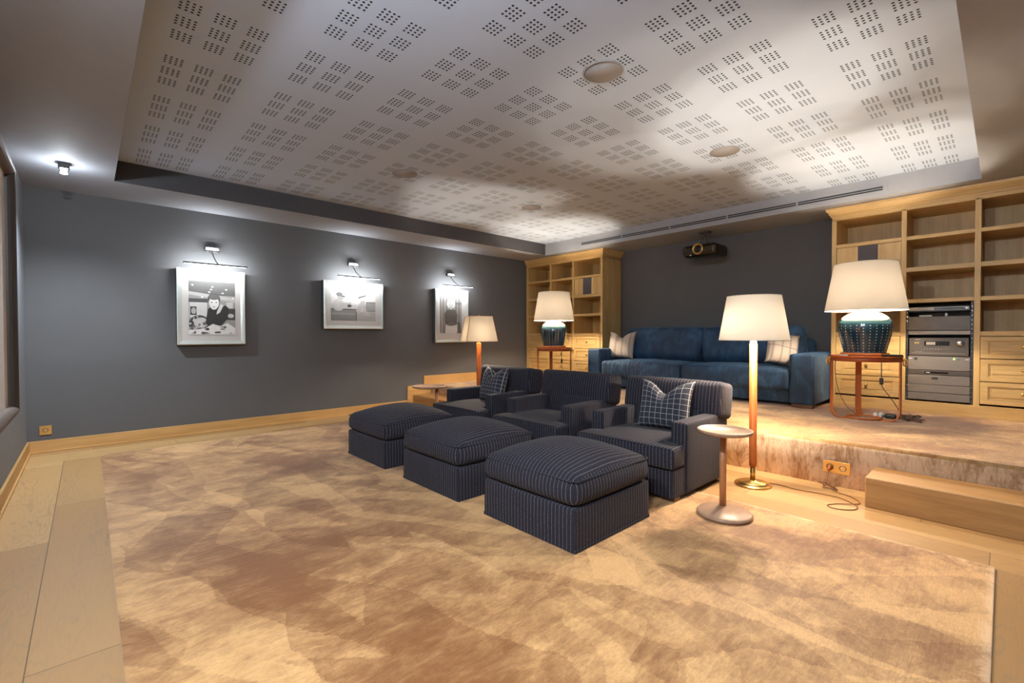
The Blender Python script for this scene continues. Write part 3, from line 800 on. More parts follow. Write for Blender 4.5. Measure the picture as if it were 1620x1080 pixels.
# ================================================================== ARMCHAIRS
def make_armchair():
    t = empty('armchair', (3.30, 1.91, 0))
    def L(x): return x - 3.30
    hw = .41
    m = MB(); m.rbox((L(3.30), 0, .135), (.84, 2 * hw - .02, .20), r=.014); m.build('base', 'stripe', t)
    for sg in (-1, 1):
        a = MB(); a.rbox((L(3.385), sg * (hw - .06), .283), (.69, .12, .495), r=.018, crown=.006, puff=(.003, .004)); a.build('arm', 'stripe', t)
    # T-shaped seat cushion
    z0, z1 = .238, .385
    c = MB()
    xs = [2.850, 2.88, 2.94, 3.0, 3.020, 3.08, 3.18, 3.30, 3.42, 3.52]; ys = [-hw, -.36, -.29, -.28, -.2, -.1, 0, .1, .2, .28, .29, .36, hw]
    xs = [2.845, 2.875, 2.94, 3.0, 3.026, 3.08, 3.18, 3.30, 3.42, 3.50]
    ys = [-hw, -hw + .03, -.288, -.26, -.18, -.09, 0, .09, .18, .26, .288, hw - .03, hw]
    vt = {}
    def V(i, j, top):
        if (i, j, top) not in vt:
            x, y = xs[i], ys[j]
            z = z0
            if top:
                kx = max(0, 1 - ((x - 3.17) / .34) ** 2); ky = max(0, 1 - (y / .42) ** 2)
                z = z1 + .032 * kx * ky
            vt[(i, j, top)] = c.bm.verts.new((L(x), y, z))
        return vt[(i, j, top)]
    ins = lambda i, j: 0 <= i < len(xs) - 1 and 0 <= j < len(ys) - 1 and (xs[i + 1] <= 3.027 or (ys[j] >= -.289 and ys[j + 1] <= .289))
    for i in range(len(xs) - 1):
        for j in range(len(ys) - 1):
            if not ins(i, j): continue
            c.bm.faces.new((V(i, j, 1), V(i + 1, j, 1), V(i + 1, j + 1, 1), V(i, j + 1, 1)))
            c.bm.faces.new((V(i, j + 1, 0), V(i + 1, j + 1, 0), V(i + 1, j, 0), V(i, j, 0)))
            for (di, dj, a, b) in ((-1, 0, (i, j), (i, j + 1)), (1, 0, (i + 1, j + 1), (i + 1, j)), (0, -1, (i + 1, j), (i, j)), (0, 1, (i, j + 1), (i + 1, j + 1))):
                if not ins(i + di, j + dj):
                    c.bm.faces.new((V(*a, 0), V(*a, 1), V(*b, 1), V(*b, 0)))
    for f in c.bm.faces: f.smooth = True
    co = c.build('seat_cushion', 'stripe', t, bevel=.026, seg=4)
    MB().tube([(L(2.853), -hw + .02, z1 - .004), (L(2.848), 0, z1), (L(2.853), hw - .02, z1 - .004)], .0035, 6).build('piping', 'stripe', co)
    # back: upper roll overlapping the arms, lower part between them
    rot = Matrix.Rotation(math.radians(9), 3, 'Y')
    b = MB(); b.rbox((L(3.670), 0, .628), (.23, .865, .285), r=.04, crown=.008, puff=(.022, .004), rot=rot, n=12)
    b.rbox((L(3.610), 0, .42), (.20, .572, .28), r=.03, puff=(.015, 0), rot=rot)
    bo = b.build('back_cushion', 'stripe', t)
    k = MB(); k.rbox((L(3.70), 0, .28), (.07, 2 * hw - .03, .48), r=.015); k.build('back_panel', 'stripe', t)
    for sx in (2.95, 3.64):
        for sy in (-.34, .34):
            MB().box(L(sx) - .04, L(sx) + .04, sy - .05, sy + .05, .010, .042).build('foot', 'foot', t, bevel=.003)
    return t
ac = make_armchair()
acs = [ac, copy_tree(ac), copy_tree(ac)]
for o, y, lab in zip(acs, (1.905, 2.942, 3.985), ('pinstriped armchair nearest the camera, holding a checked cushion',
                     'pinstriped armchair in the middle of the row, with no cushion',
                     'pinstriped armchair at the far end, with a checked cushion, beside the square-shade lamp')):
    o.location = (3.30, y, 0); tag(o, lab, 'armchair', 'pinstriped armchairs')
for o in acs:
    for ch in [c_ for c_ in D.objects if c_.parent == o and c_.name.startswith('foot')]:
        ch.location.z = 0.0

# ================================================================== SIDE TABLES
def side_table(loc, r, rb, off, h, label, z0):
    t = empty('side_table', (loc[0], loc[1], z0), label, 'side table', 'round pedestal side tables')
    b = MB().lathe([(0, 0), (rb - .012, 0), (rb, .008), (rb, .018), (rb - .010, .028), (0, .031)], 56); b.build('base', 'table_wood', t)
    s_ = MB().lathe([(0, .029), (.0205, .029), (.0205, h - .02), (0, h - .02)], 20, (off[0], off[1], 0)); s_.build('stem', 'stem_wood', t)
    p = MB().lathe([(0, h - .024), (r - .03, h - .024), (r - .006, h - .016), (r, h - .004), (r - .002, h + .003), (r - .010, h + .004), (r - .014, h - .006), (0, h - .007)], 64)
    p.build('tray_top', 'table_wood', t)
    return t
side_table((2.94, 1.195), .163, .163, (.085, .045), .540, 'round wooden pedestal table with offset stem in front of the round-shade floor lamp', .010)
side_table((2.98, 4.665), .200, .17, (.070, -.058), .535, 'round wooden pedestal table partly behind the far armchair, by the corner step', .010)

# ================================================================== LAMPS
def bulbs(t, pts, energy, col=WARM, size=.022):
    for p in pts:
        MB().lathe([(0, -.020), (.008, -.019), (.009, -.010), (.014, .002), (.013, .010), (0, .016)], 14, p).build('bulb', 'bulb', t).visible_shadow = True
        light('bulb_light', 'POINT', (p[0], p[1], p[2]), energy, col, t, shadow_soft_size=size)

def floor_lamp_round():
    t = empty('floor_lamp', (3.725, 1.303, 0), 'floor lamp with round cream shade, tan leather pole and brass foot', 'lamp')
    MB().lathe([(0, 0), (.124, 0), (.128, .006), (.124, .013), (.098, .015), (.098, .024), (.090, .028), (.030, .030), (.024, .038), (0, .038)], 48).build('base', 'brass', t)
    MB().lathe([(0, .03), (.0185, .03), (.0185, .145), (0, .145)], 20).build('ferrule', 'brass', t)
    MB().lathe([(0, .145), (.0255, .145), (.0265, .16), (.0265, 1.082), (0, 1.082)], 24).build('pole', 'leather', t)
    MB().lathe([(0, 1.08), (.023, 1.08), (.023, 1.098), (.017, 1.102), (.012, 1.18), (0, 1.18)], 20).build('neck', 'white', t)
    a = math.radians(-49)
    dx, dy = .085 * math.cos(a), .085 * math.sin(a)
    MB().tube([(-dx, -dy, 1.185), (0, 0, 1.175), (dx, dy, 1.185)], .006).build('lamp_arm', 'brass', t)
    bulbs(t, [(-dx, -dy, 1.215), (dx, dy, 1.215)], P_FLOOR_LAMP)
    r1, r2, z1, z2 = .243, .186, 1.108, 1.442
    s_ = MB().lathe([(r1, z1), (r1 + (r2 - r1) * .5, (z1 + z2) / 2), (r2, z2)], 72)
    so = s_.build('lamp_shade', 'shade_floor', t, fix=False)
    MB().tube([(r1 * math.cos(i * PI / 32), r1 * math.sin(i * PI / 32), z1) for i in range(64)], .0025, 6, closed=True).build('rim', 'shade_floor', so)
    MB().tube([(r2 * math.cos(i * PI / 32), r2 * math.sin(i * PI / 32), z2) for i in range(64)], .0025, 6, closed=True).build('rim', 'shade_floor', so)
    sp = MB()
    for i in range(3):
        b_ = i * 2 * PI / 3; sp.tube([(0, 0, z2 - .03), (r2 * math.cos(b_), r2 * math.sin(b_), z2 - .004)], .002, 5)
    sp.tube([(0, 0, 1.175), (0, 0, z2 - .02)], .004, 6)
    sp.build('spider', 'brass', t)
    return t
flr = floor_lamp_round()

def floor_lamp_square():
    t = empty('floor_lamp', (3.72, 4.64, 0), 'floor lamp with square tapered parchment shade, behind the far armchair', 'lamp')
    va = math.atan2(-4.64, -3.72) - math.radians(31)
    MB().lathe([(0, 0), (.108, 0), (.112, .005), (.108, .010), (.086, .012), (.086, .020), (.030, .026), (0, .034)], 40).build('base', 'brass', t)
    def sq(m, h, r, z0, z1_, r2=None):
        r2 = r if r2 is None else r2
        A = [m.bm.verts.new((r * math.cos(va + k * PI / 2), r * math.sin(va + k * PI / 2), z0)) for k in range(4)]
        B = [m.bm.verts.new((r2 * math.cos(va + k * PI / 2), r2 * math.sin(va + k * PI / 2), z1_)) for k in range(4)]
        for k in range(4): m.bm.faces.new((A[k], A[(k + 1) % 4], B[(k + 1) % 4], B[k]))
        return A, B
    m = MB(); A, B = sq(m, 0, .036, .03, 1.05); m.bm.faces.new(A[::-1]); m.bm.faces.new(B); m.build('pole', 'leather', t, bevel=.003)
    MB().lathe([(0, 1.05), (.012, 1.05), (.012, 1.10), (0, 1.10)], 14).build('neck', 'brass', t)
    bulbs(t, [(0, 0, 1.135)], P_FLOOR_LAMP * .9)
    r1, r2, z1, z2 = .286, .206, 1.068, 1.392
    m = MB(); sq(m, 0, r1, z1, z2, r2); so = m.build('lamp_shade', 'shade_sq', t)
    rm = MB()
    for r, z in ((r1, z1), (r2, z2)):
        P_ = [(r * math.cos(va + k * PI / 2), r * math.sin(va + k * PI / 2), z) for k in range(4)]
        for k in range(4): rm.tube([P_[k], P_[(k + 1) % 4]], .0025, 5)
    for k in range(4):
        rm.tube([(r1 * math.cos(va + k * PI / 2), r1 * math.sin(va + k * PI / 2), z1), (r2 * math.cos(va + k * PI / 2), r2 * math.sin(va + k * PI / 2), z2)], .003, 5)
    rm.build('frame_wire', 'leather', so)
    m = MB()
    for k in range(2): m.tube([(r2 * math.cos(va + k * PI / 2), r2 * math.sin(va + k * PI / 2), z2), (-r2 * math.cos(va + k * PI / 2), -r2 * math.sin(va + k * PI / 2), z2)], .002, 5)
    m.tube([(.03, 0, 1.09), (.045, 0, 1.16), (.03, 0, 1.25), (0, 0, 1.29), (0, 0, z2 + .006)], .003, 6)
    m.build('spider', 'brass', t)
    MB().lathe([(0, z2), (.008, z2 + .002), (.010, z2 + .012), (0, z2 + .02)], 12).build('finial', 'brass', t)
floor_lamp_square()

# ------------------------------------------------------------------ leather lamp tables and jar lamps on the platform
TT = .948
def lamp_table(cx, cy, label, cord_seed):
    va = math.atan2(cy, cx)
    t = empty('lamp_table', (cx, cy, ZPL), label, 'table', 'tan leather lamp tables')
    z = TT - ZPL
    MB().lathe([(0, z - .012), (.286, z - .012), (.288, z - .004), (.286, z), (0, z)], 64).build('tabletop', 'leather', t)
    MB().lathe([(.262, z - .052), (.280, z - .052), (.281, z - .012), (.262, z - .012)], 64).build('apron', 'leather_dark', t)
    for k, ang in enumerate((75, 190, 292)):
        a = va + PI + math.radians(ang)
        d = Vector((math.cos(a), math.sin(a), 0)); wd = Vector((-math.sin(a), math.cos(a), 0))
        R_ = .272; pts = [d * R_ + Vector((0, 0, z - .014))]
        pts.append(d * R_ + Vector((0, 0, .09)))
        for i in range(1, 9):
            q = i * PI / 2 / 8
            pts.append(d * (R_ - .085 * (1 - math.cos(q))) + Vector((0, 0, .09 - .085 * math.sin(q))))
        pts.append(d * .12 + Vector((0, 0, .006)))
        MB().strap(pts, wd, .050, .012).build('leg', 'leather', t, bevel=.002)
        c = d * .297 + Vector((0, 0, z - .052))
        if k != 1:
            e1 = (d * .75 + wd * (.66 if k == 2 else -.66)).normalized(); c = d * .305 + Vector((0, 0, z - .056))
            ring = [c + e1 * .026 * math.cos(i * PI / 12) + Vector((0, 0, .031 * math.sin(i * PI / 12))) for i in range(24)]
            ro = MB().tube(ring, .0058, 8, closed=True)
            ro.tube([c + Vector((0, 0, .030)) - d * .03, c + Vector((0, 0, .030)) + d * .004], .009, 8)
            ro.tube([c + Vector((0, 0, .028)), c - Vector((0, 0, .008))], .0045, 6)
            ro.build('ring_buckle', 'brass', t)
    st = [(.125 * math.cos(i * PI / 24), .125 * math.sin(i * PI / 24), .018) for i in range(48)]
    m = MB()
    for i in range(48):
        pass
    m.lathe([(.112, .009), (.140, .009), (.140, .020), (.112, .020), (.112, .009)], 48).build('foot_ring', 'leather', t)
    return t
lamp_table(5.48, .915, 'tan leather lamp table at the right, in front of the equipment bookcase', 1)
lamp_table(5.48, 4.915, 'tan leather lamp table at the left, in front of the far bookcase', 2)

def jar_lamp(cx, cy, label):
    t = empty('table_lamp', (cx, cy, TT), label, 'lamp', 'dotted jar lamps')
    MB().lathe([(0, .0), (.188, .0), (.192, .010), (.186, .026), (.170, .028), (0, .028)], 56).build('stand_disc', 'leather', t)
    prof = [(0, 0), (.158, 0), (.166, .008), (.178, .06), (.192, .12), (.204, .18), (.210, .23), (.2085, .265), (.203, .295), (.190, .322), (.170, .345), (.140, .366), (.105, .382), (.070, .390), (0, .392)]
    # smooth curve through the profile
    pp = []
    for i in range(1, len(prof) - 2):
        p0, p1, p2, p3 = [Vector(prof[j]) for j in (i - 1, i, i + 1, i + 2)]
        for k in range(5):
            s_ = k / 5
            pp.append(tuple(.5 * ((2 * p1) + (-p0 + p2) * s_ + (2 * p0 - 5 * p1 + 4 * p2 - p3) * s_ * s_ + (-p0 + 3 * p1 - 3 * p2 + p3) * s_ ** 3)))
    pp = [(0, 0)] + [(max(0.001, a), b) for a, b in pp] + [prof[-2], prof[-1]]
    j = MB().lathe(pp, 96).build('jar', 'jar', t); j.location = (0, 0, .028)
    MB().lathe([(0, .415), (.062, .416), (.066, .424), (.062, .436), (.020, .440), (.014, .55), (0, .55)], 32).build('cap', 'steel', t)
    bulbs(t, [(.05, .02, .585), (-.05, -.02, .585)], P_TABLE_LAMP)
    r1, r2, z1, z2 = .322, .247, .432, .880
    so = MB().lathe([(r1, z1), ((r1 + r2) / 2, (z1 + z2) / 2), (r2, z2)], 80).build('lamp_shade', 'shade', t, fix=False)
    for r, z in ((r1, z1), (r2, z2)):
        MB().tube([(r * math.cos(i * PI / 36), r * math.sin(i * PI / 36), z) for i in range(72)], .003, 6, closed=True).build('rim', 'shade', so)
    sp = MB()
    for i in range(3):
        b_ = i * 2 * PI / 3; sp.tube([(0, 0, z2 - .04), (r2 * math.cos(b_), r2 * math.sin(b_), z2 - .004)], .0025, 5)
    sp.tube([(0, 0, .54), (0, 0, z2 - .03)], .004, 6); sp.build('spider', 'brass', t)
    return t
jl = jar_lamp(5.48, .915, 'large teal dotted jar lamp with cream shade, the right one, by the equipment bookcase')
jl2 = jar_lamp(5.48, 4.915, 'large teal dotted jar lamp with cream shade, the left one, by the far bookcase')

# small things on the right lamp table
e = empty('remote_control', (5.335, .690, TT), 'black remote control lying at the right of the jar lamp', 'remote', rz=math.radians(25))
MB().rbox((0, 0, .010), (.045, .15, .018), r=.006, n=3).build('body', 'black', e)
b = MB()
for i in range(3):
    for k in range(5): b.cyl((-.012 + i * .012, -.05 + k * .02, .019), .0035, .002, 8)
b.build('button_pad', 'steel_dk', e)
e = empty('wooden_coaster', (5.29, 1.040, TT), 'small pale coaster at the left edge of the right lamp table', 'coaster')
MB().rbox((0, 0, .006), (.07, .07, .012), r=.004, n=3).build('pad', 'white', e); MB().box(-.025, .025, -.025, .025, .012, .014).build('inlay', 'leather_dark', e)

# ================================================================== FRAMED PRINTS AND PICTURE LIGHTS
def ell(cx, cz, rx, rz, n=20): return [(cx + rx * math.cos(2 * PI * i / n), cz + rz * math.sin(2 * PI * i / n)) for i in range(n)]
def framed(x0, x1, z0, z1, shapes, aspect, label):
    cx, cz = (x0 + x1) / 2, (z0 + z1) / 2; W, H_ = x1 - x0, z1 - z0
    t = empty('framed_print', (cx, YP, cz), label, 'framed print', 'mirror-framed black and white prints')
    d = .100
    m = MB()
    m.box(-W / 2, W / 2, -d + .012, 0, -H_ / 2, H_ / 2); m.build('box', 'frame_side', t, bevel=.002)
    # bevelled mirror frame: outer lip, sloping face towards the recessed mount
    fwid = .052; m = MB()
    def ring(i, y): return [m.bm.verts.new(p) for p in ((-W / 2 + i, y, -H_ / 2 + i), (W / 2 - i, y, -H_ / 2 + i), (W / 2 - i, y, H_ / 2 - i), (-W / 2 + i, y, H_ / 2 - i))]
    R = [ring(0, -d + .012), ring(0, -d), ring(.008, -d - .004), ring(.030, -d + .004), ring(fwid, -d + .010)]
    for a, b in zip(R, R[1:]):
        for k in range(4): m.bm.faces.new((a[k], a[(k + 1) % 4], b[(k + 1) % 4], b[k]))
    m.build('mirror_frame', 'mirror', t)
    iw, ih = W / 2 - fwid, H_ / 2 - fwid
    y = -d + .009
    MB().box(-iw - .01, iw + .01, y, y + .002, -ih - .01, ih + .01).build('mount_board', 'mat', t)
    px0, px1, pz0, pz1 = aspect   # print window in frame units 0..1
    X_ = lambda u: -W / 2 + W * (px0 + (px1 - px0) * u); Z_ = lambda v: -H_ / 2 + H_ * (pz0 + (pz1 - pz0) * v)
    m = MB(); mats = []; idx = {}
    def gi(g):
        if g not in idx: idx[g] = len(mats); mats.append(grey(g))
        return idx[g]
    for li, (g, pts) in enumerate(shapes):
        vs = [m.bm.verts.new((X_(max(0, min(1, p[0]))), y - .0006 - li * .00012, Z_(max(0, min(1, p[1]))))) for p in pts]
        f = m.bm.faces.new(vs); f.normal_update()
        if f.normal.y > 0: f.normal_flip()
        f.material_index = gi(g)
    m.build('photo_print', mats, t, fix=False)
    return t
R_ = lambda a, b, c, d: [(a, b), (c, b), (c, d), (a, d)]
rnd = random.Random(3)
s1 = [(.30, R_(0, 0, 1, 1)), (.13, R_(0, .74, 1, 1)), (.45, [(0, .74), (1, .62), (1, .70), (0, .80)]), (.08, R_(0, .60, .40, .67)), (.60, R_(.02, .32, .38, .60)),
      (.05, R_(.03, .36, .16, .52)), (.40, ell(.10, .44, .05, .06)), (.52, R_(.80, .48, .95, .62)), (.06, R_(.80, .28, 1, .50)), (.5, ell(.90, .36, .07, .04))]
s1 += [(.9, ell(a, b, .025, .012, 10)) for a, b in ((.08, .92), (.5, .90), (.47, .85), (.43, .80), (.72, .79), (.80, .86), (.28, .70), (.95, .70))]
s1 += [(.05, ell(.22, .20, .22, .16)), (.55, ell(.25, .22, .15, .10)), (.03, [(.34, .20), (.40, .48), (.50, .55), (.66, .52), (.78, .56), (.86, .50), (.82, .30), (.70, .18), (.5, .14)]),
       (.10, ell(.53, .68, .135, .10)), (.72, ell(.53, .60, .105, .13)), (.14, ell(.53, .705, .115, .05)), (.62, [(.58, .38), (.66, .42), (.74, .56), (.68, .58), (.60, .46)]), (.18, ell(.48, .61, .022, .012, 8)), (.18, ell(.58, .61, .022, .012, 8)), (.35, ell(.53, .525, .03, .01, 8)),
       (.68, [(.0, .0), (1, 0), (1, .12), (.82, .22), (.66, .16), (.5, .20), (.34, .12), (.0, .08)])]
s1 += [(rnd.choice((.04, .12, .4)), ell(rnd.uniform(.03, .97), rnd.uniform(.02, .16), rnd.uniform(.02, .06), rnd.uniform(.01, .025), 8)) for _ in range(18)]
s1 += [(rnd.choice((.05, .15, .55)), ell(rnd.uniform(.02, .34), rnd.uniform(.12, .34), rnd.uniform(.01, .04), rnd.uniform(.01, .03), 8)) for _ in range(16)]
framed(.74, 1.42, 1.045, 1.917, s1, (.163, .845, .135, .845), 'upright framed photo of a person in dark clothes at a table, leftmost print')
s2 = [(.50, R_(0, 0, 1, 1)), (.62, R_(0, .55, 1, 1)), (.20, R_(.78, .32, 1, .66)), (.30, R_(.8, .35, 1, .62)), (.36, R_(.52, 0, 1, .30)),
      (.10, R_(0, 0, .56, .40)), (.22, R_(.01, .01, .54, .36)), (.30, R_(.01, .20, .54, .26)), (.50, ell(.16, .52, .13, .20)), (.44, [(.18, .60), (.44, .62), (.44, .52), (.20, .46)]),
      (.40, ell(.22, .82, .085, .12)), (.16, ell(.18, .88, .07, .07)), (.06, R_(.22, .80, .30, .83)), (.08, ell(.40, .50, .05, .05, 10)),
      (.42, [(.54, .34), (.60, .22), (.70, .50), (.74, .20), (.88, .14), (.90, .22), (.80, .32), (.74, .70), (.66, .68)]), (.50, [(.40, .78), (.56, .80), (.56, .95), (.40, .92)]), (.14, [(.60, .76), (.78, .86), (.78, .90), (.60, .82)])]
framed(2.371, 3.248, 1.242, 1.910, s2, (.115, .862, .175, .80), 'wide framed photo of a person reclining on a couch, middle of the wall')
s3 = [(.22, R_(0, 0, 1, 1))] + [(.32 if i % 2 else .16, R_(i / 14, 0, i / 14 + .035, 1)) for i in range(14)] + [(.12, R_(.62, .80, 1, .84)),
      (.55, ell(.50, .12, .30, .22)), (.09, [(.22, .30), (.20, .52), (.30, .64), (.70, .64), (.80, .50), (.76, .30), (.6, .26), (.4, .26)]), (.10, [(.18, 0), (.22, 0), (.27, .30), (.24, .30)]),
      (.03, R_(.24, .26, .78, .29)), (.12, ell(.5, .25, .24, .05)), (.58, ell(.50, .80, .19, .13)), (.46, ell(.50, .76, .105, .105)), (.20, ell(.46, .775, .02, .01, 8)), (.20, ell(.55, .775, .02, .01, 8)), (.14, ell(.505, .71, .03, .012, 8)), (.10, [(.80, 0), (.96, 0), (.93, .28), (.80, .32)])]
framed(4.172, 4.850, 1.028, 1.915, s3, (.135, .79, .175, .865), 'upright framed photo of a seated blonde person, partly behind the square lamp shade')

def picture_light(cx, label):
    t = empty('picture_light', (cx, YP, 2.165), label, 'wall light', 'black picture lights')
    MB().box(-.072, .072, -.055, 0, -.012, .028).build('mount', 'black', t, bevel=.003)
    MB().box(-.062, .062, -.050, -.006, -.030, -.012).build('chrome_plate', 'chrome', t, bevel=.002)
    MB().tube([(0, -.035, -.03), (.01, -.12, -.12), (.02, -.25, -.195)], .0055, 8).build('arm', 'black', t)
    MB().tube([(-.31, -.25, -.20), (.32, -.25, -.20)], .008, 10).build('light_bar', 'black', t)
    MB().box(-.30, .31, -.252, -.242, -.211, -.206).build('led_strip', 'led_strip', t)
    a = light('picture_lamp', 'AREA', (.008, -.240, -.214), P_PICTURE, COOL, t, shape='RECTANGLE', size=.58, size_y=.014)
    a.rotation_euler = (math.radians(78), 0, 0)
    u = light('mount_lamp', 'AREA', (0, -.060, -.005), P_PICTURE * .5, COOL, t, shape='RECTANGLE', size=.12, size_y=.02)
    u.rotation_euler = (math.radians(150), 0, 0)
    return t
picture_light(1.093, 'black picture light with thin bar above the leftmost framed photo')
picture_light(2.815, 'black picture light with thin bar above the wide middle photo')
picture_light(4.520, 'black picture light with thin bar above the photo by the square lamp shade')

# ================================================================== CEILING THINGS
for (x, y, lab) in ((2.39, 1.731, 'round ceiling speaker nearest the camera, the largest grey disc'), (2.39, 4.179, 'round ceiling speaker towards the wall of framed prints'),
                    (4.226, 1.731, 'pale round ceiling speaker over the round-shade floor lamp side'), (4.226, 4.179, 'round ceiling speaker farthest from the camera')):
    t = empty('ceiling_speaker', (x, y, ZT), lab, 'speaker', 'round ceiling speakers')
    MB().lathe([(.118, 0), (.126, 0), (.127, -.004), (.122, -.007), (.118, -.005), (.118, 0)], 56).build('rim', 'perf' if False else 'disc', t)
    MB().lathe([(0, -.004), (.119, -.004), (.119, -.001), (0, -.001)], 56).build('grille', 'disc', t)

t = empty('linear_vent', (TX1, 2.87, 2.68), 'long black slot air vent in the back step of the ceiling tray', 'vent')
L_ = 2.0
MB().box(-.004, 0, -L_ - .03, L_ + .03, -.045, .045).build('frame', 'bulkhead', t, bevel=.001)
for z in (-.012, .012):
    for k in range(5):
        y0 = -L_ + k * .8 + .01
        MB().box(-.007, -.003, y0, y0 + .78, z - .007, z + .007).build('slot', 'black', t)

def ceiling_spot(x, y, label, power=P_SPOT, cone=150):
    t = empty('ceiling_spotlight', (x, y, ZC), label, 'spotlight', 'ceiling spotlights')
    MB().box(-.035, .035, -.035, .035, -.045, 0).build('mount', 'black', t, bevel=.003)
    MB().lathe([(0, -.045), (.024, -.045), (.024, -.052), (0, -.052)], 20).build('upper_lens', 'lens_glow', t)
    MB().lathe([(0, -.066), (.030, -.066), (.030, -.072), (0, -.072)], 20).build('lower_ring', 'black', t)
    MB().lathe([(0, -.072), (.024, -.072), (.024, -.086), (0, -.086)], 20).build('lower_lens', 'lens_glow', t)
    light('spot_lamp', 'SPOT', (0, 0, -.100), power, SPOTC, t, spot_size=math.radians(cone), spot_blend=1.0, shadow_soft_size=.02)
    if x < 0:
        light('omni_fill_lamp', 'POINT', (0, 0, -.115), 5.0 if y > 5 else 90.0, SPOTC, t, shadow_soft_size=.02)  # added omni fill for the left ceiling, strongest at the out-of-view spots
    return t
ceiling_spot(-.13, 5.40, 'small lit black ceiling spotlight near the corner by the projection screen', P_SPOT_CORNER * 3.2, 135)
for (x, y, lab) in ((-.13, 1.2, 'added fill spotlight, out of view, in the middle of the bulkhead over the screen'), (-.13, .3, 'added fill spotlight, out of view, on the bulkhead at the near corner by the screen'),
                    (1.8, -.22, 'added fill spotlight, out of view, on the near bulkhead above the front of the rug'), (3.4, -.22, 'added fill spotlight, out of view, on the near bulkhead above the end of the rug'), (5.0, -.22, 'added fill spotlight, out of view, on the near bulkhead above the platform')):
    ceiling_spot(x, y, lab, P_SPOT_CORNER if x < 0 else P_SPOT)  # these spots are added out of view to raise the room's fill light

# projector
t = empty('projector', (6.40, 2.885, 2.22), 'black home cinema projector hanging from the ceiling in front of the back wall', 'projector')
m = MB(); m.rbox((0, 0, .10), (.40, .47, .155), r=.045, crown=.012, crown_b=.022, puff=(.02, .01), n=10)
bo = m.build('body', 'bronze', t)
MB().lathe([(.038, 0), (.078, 0), (.074, .030), (.066, .040), (.056, .030), (.046, .012), (.038, 0)], 40, (-.196, .005, .115), Matrix.Rotation(-PI / 2, 3, 'Y')).build('lens_ring', 'brass', t)
MB().lathe([(0, 0), (.050, 0), (.048, .018), (.030, .026), (0, .030)], 32, (-.200, .005, .115), Matrix.Rotation(-PI / 2, 3, 'Y')).build('lens', 'black_gloss', t)
for y in (.195, -.165): MB().rbox((-.195, y, .105), (.03, .085, .09), r=.012, n=4).build('air_vent', 'black', t)
MB().lathe([(0, 0), (.014, .004), (.016, .012), (0, .02)], 14, (-.225, .10, .035), Matrix.Rotation(-PI / 2, 3, 'Y')).build('logo_button', 'chrome', t)
m = MB().box(-.07, .07, -.09, .09, .185, .200).box(-.05, .05, -.07, .07, .360, .380)
m.tube([(0, 0, .19), (0, 0, .37)], .016, 12)
for sy in (-1, 1): m.tube([(-.03, sy * .06, .20), (.0, sy * .045, .30), (0, 0, .33)], .007, 6)
m.build('ceiling_mount', 'steel_dk', t, bevel=.002)
for i, y in enumerate((.13, .18)): MB().box(.02 + i * .03, .12, -y - .02, -y + .02, .170, .182).build('adjuster', 'steel', t, bevel=.002)

# projection screen on the left wall
t = empty('projection_screen', (XS, 2.7, 1.44), 'large white projection screen with dark rounded wooden frame on the left wall', 'screen')
ya, yb, za, zb = -1.9, 1.88, -.80, .83
MB().box(.005, .045, ya + .03, yb - .03, za + .03, zb - .03).build('screen_fabric', 'screen', t)
def halfround(w_, n=10): return [(-w_ / 2, 0)] + [(-w_ / 2 * math.cos(i * PI / n), .04 + .055 * math.sin(i * PI / n)) for i in range(n + 1)] + [(w_ / 2, 0)]
hp = halfround(.085)
for z in (za, zb):
    m = MB(); m.prism([(p[1], z + p[0]) for p in hp], ya - .04, yb + .04, 'Y'); m.build('rail', 'screen_frameY', t)
for y in (ya, yb):
    m = MB(); m.prism([(p[1], y + p[0]) for p in hp], za + .01, zb - .01, 'Z'); m.build('stile', 'screen_frame', t)

# ================================================================== OUTLETS AND CORDS
t = empty('wall_outlet', (-.312, YP, .220), 'single brass power outlet low on the dark wall near the left corner', 'outlet')
MB().box(-.044, .044, -.008, 0, -.044, .044).build('plate', 'brass', t, bevel=.002)
MB().lathe([(.021, 0), (.021, .003), (.016, .003), (.014, -.002), (0, -.002)], 24, (0, -.008, 0), Matrix.Rotation(PI / 2, 3, 'X')).build('socket', 'steel', t)
t = empty('wall_outlet', (XPL - .006, .855, .145), 'double brass power outlet on the carpeted platform riser', 'outlet')
MB().box(-.008, 0, -.086, .086, -.045, .045).build('plate', 'brass', t, bevel=.002)
for y, mt in ((.040, 'black'), (-.040, 'steel')):
    MB().lathe([(.023, 0), (.023, .003), (.018, .003), (.016, -.002), (0, -.002)], 24, (-.008, y, 0), Matrix.Rotation(-PI / 2, 3, 'Y')).build('socket', mt, t)

def cr(pts, k=8):
    """Catmull-Rom through pts"""
    P_ = [Vector(p) for p in pts]; P_ = [P_[0]] + P_ + [P_[-1]]; out = []
    for i in range(1, len(P_) - 2):
        p0, p1, p2, p3 = P_[i - 1:i + 3]
        for j in range(k):
            s_ = j / k
            out.append(.5 * ((2 * p1) + (-p0 + p2) * s_ + (2 * p0 - 5 * p1 + 4 * p2 - p3) * s_ * s_ + (-p0 + 3 * p1 - 3 * p2 + p3) * s_ ** 3))
    out.append(P_[-2]); return out
def tangle(c, r, n, seed, zmax=.02, k=9):
    q = random.Random(seed); pts = []
    for i in range(n):
        a = i * 2.1 + q.uniform(-.4, .4)
        pts.append((c[0] + r * .55 * math.cos(a) * q.uniform(.5, 1.2), c[1] + r * math.sin(a) * q.uniform(.5, 1.2), c[2] + q.uniform(.004, zmax)))
    return pts
t = flr; o_ = Vector(flr.location)
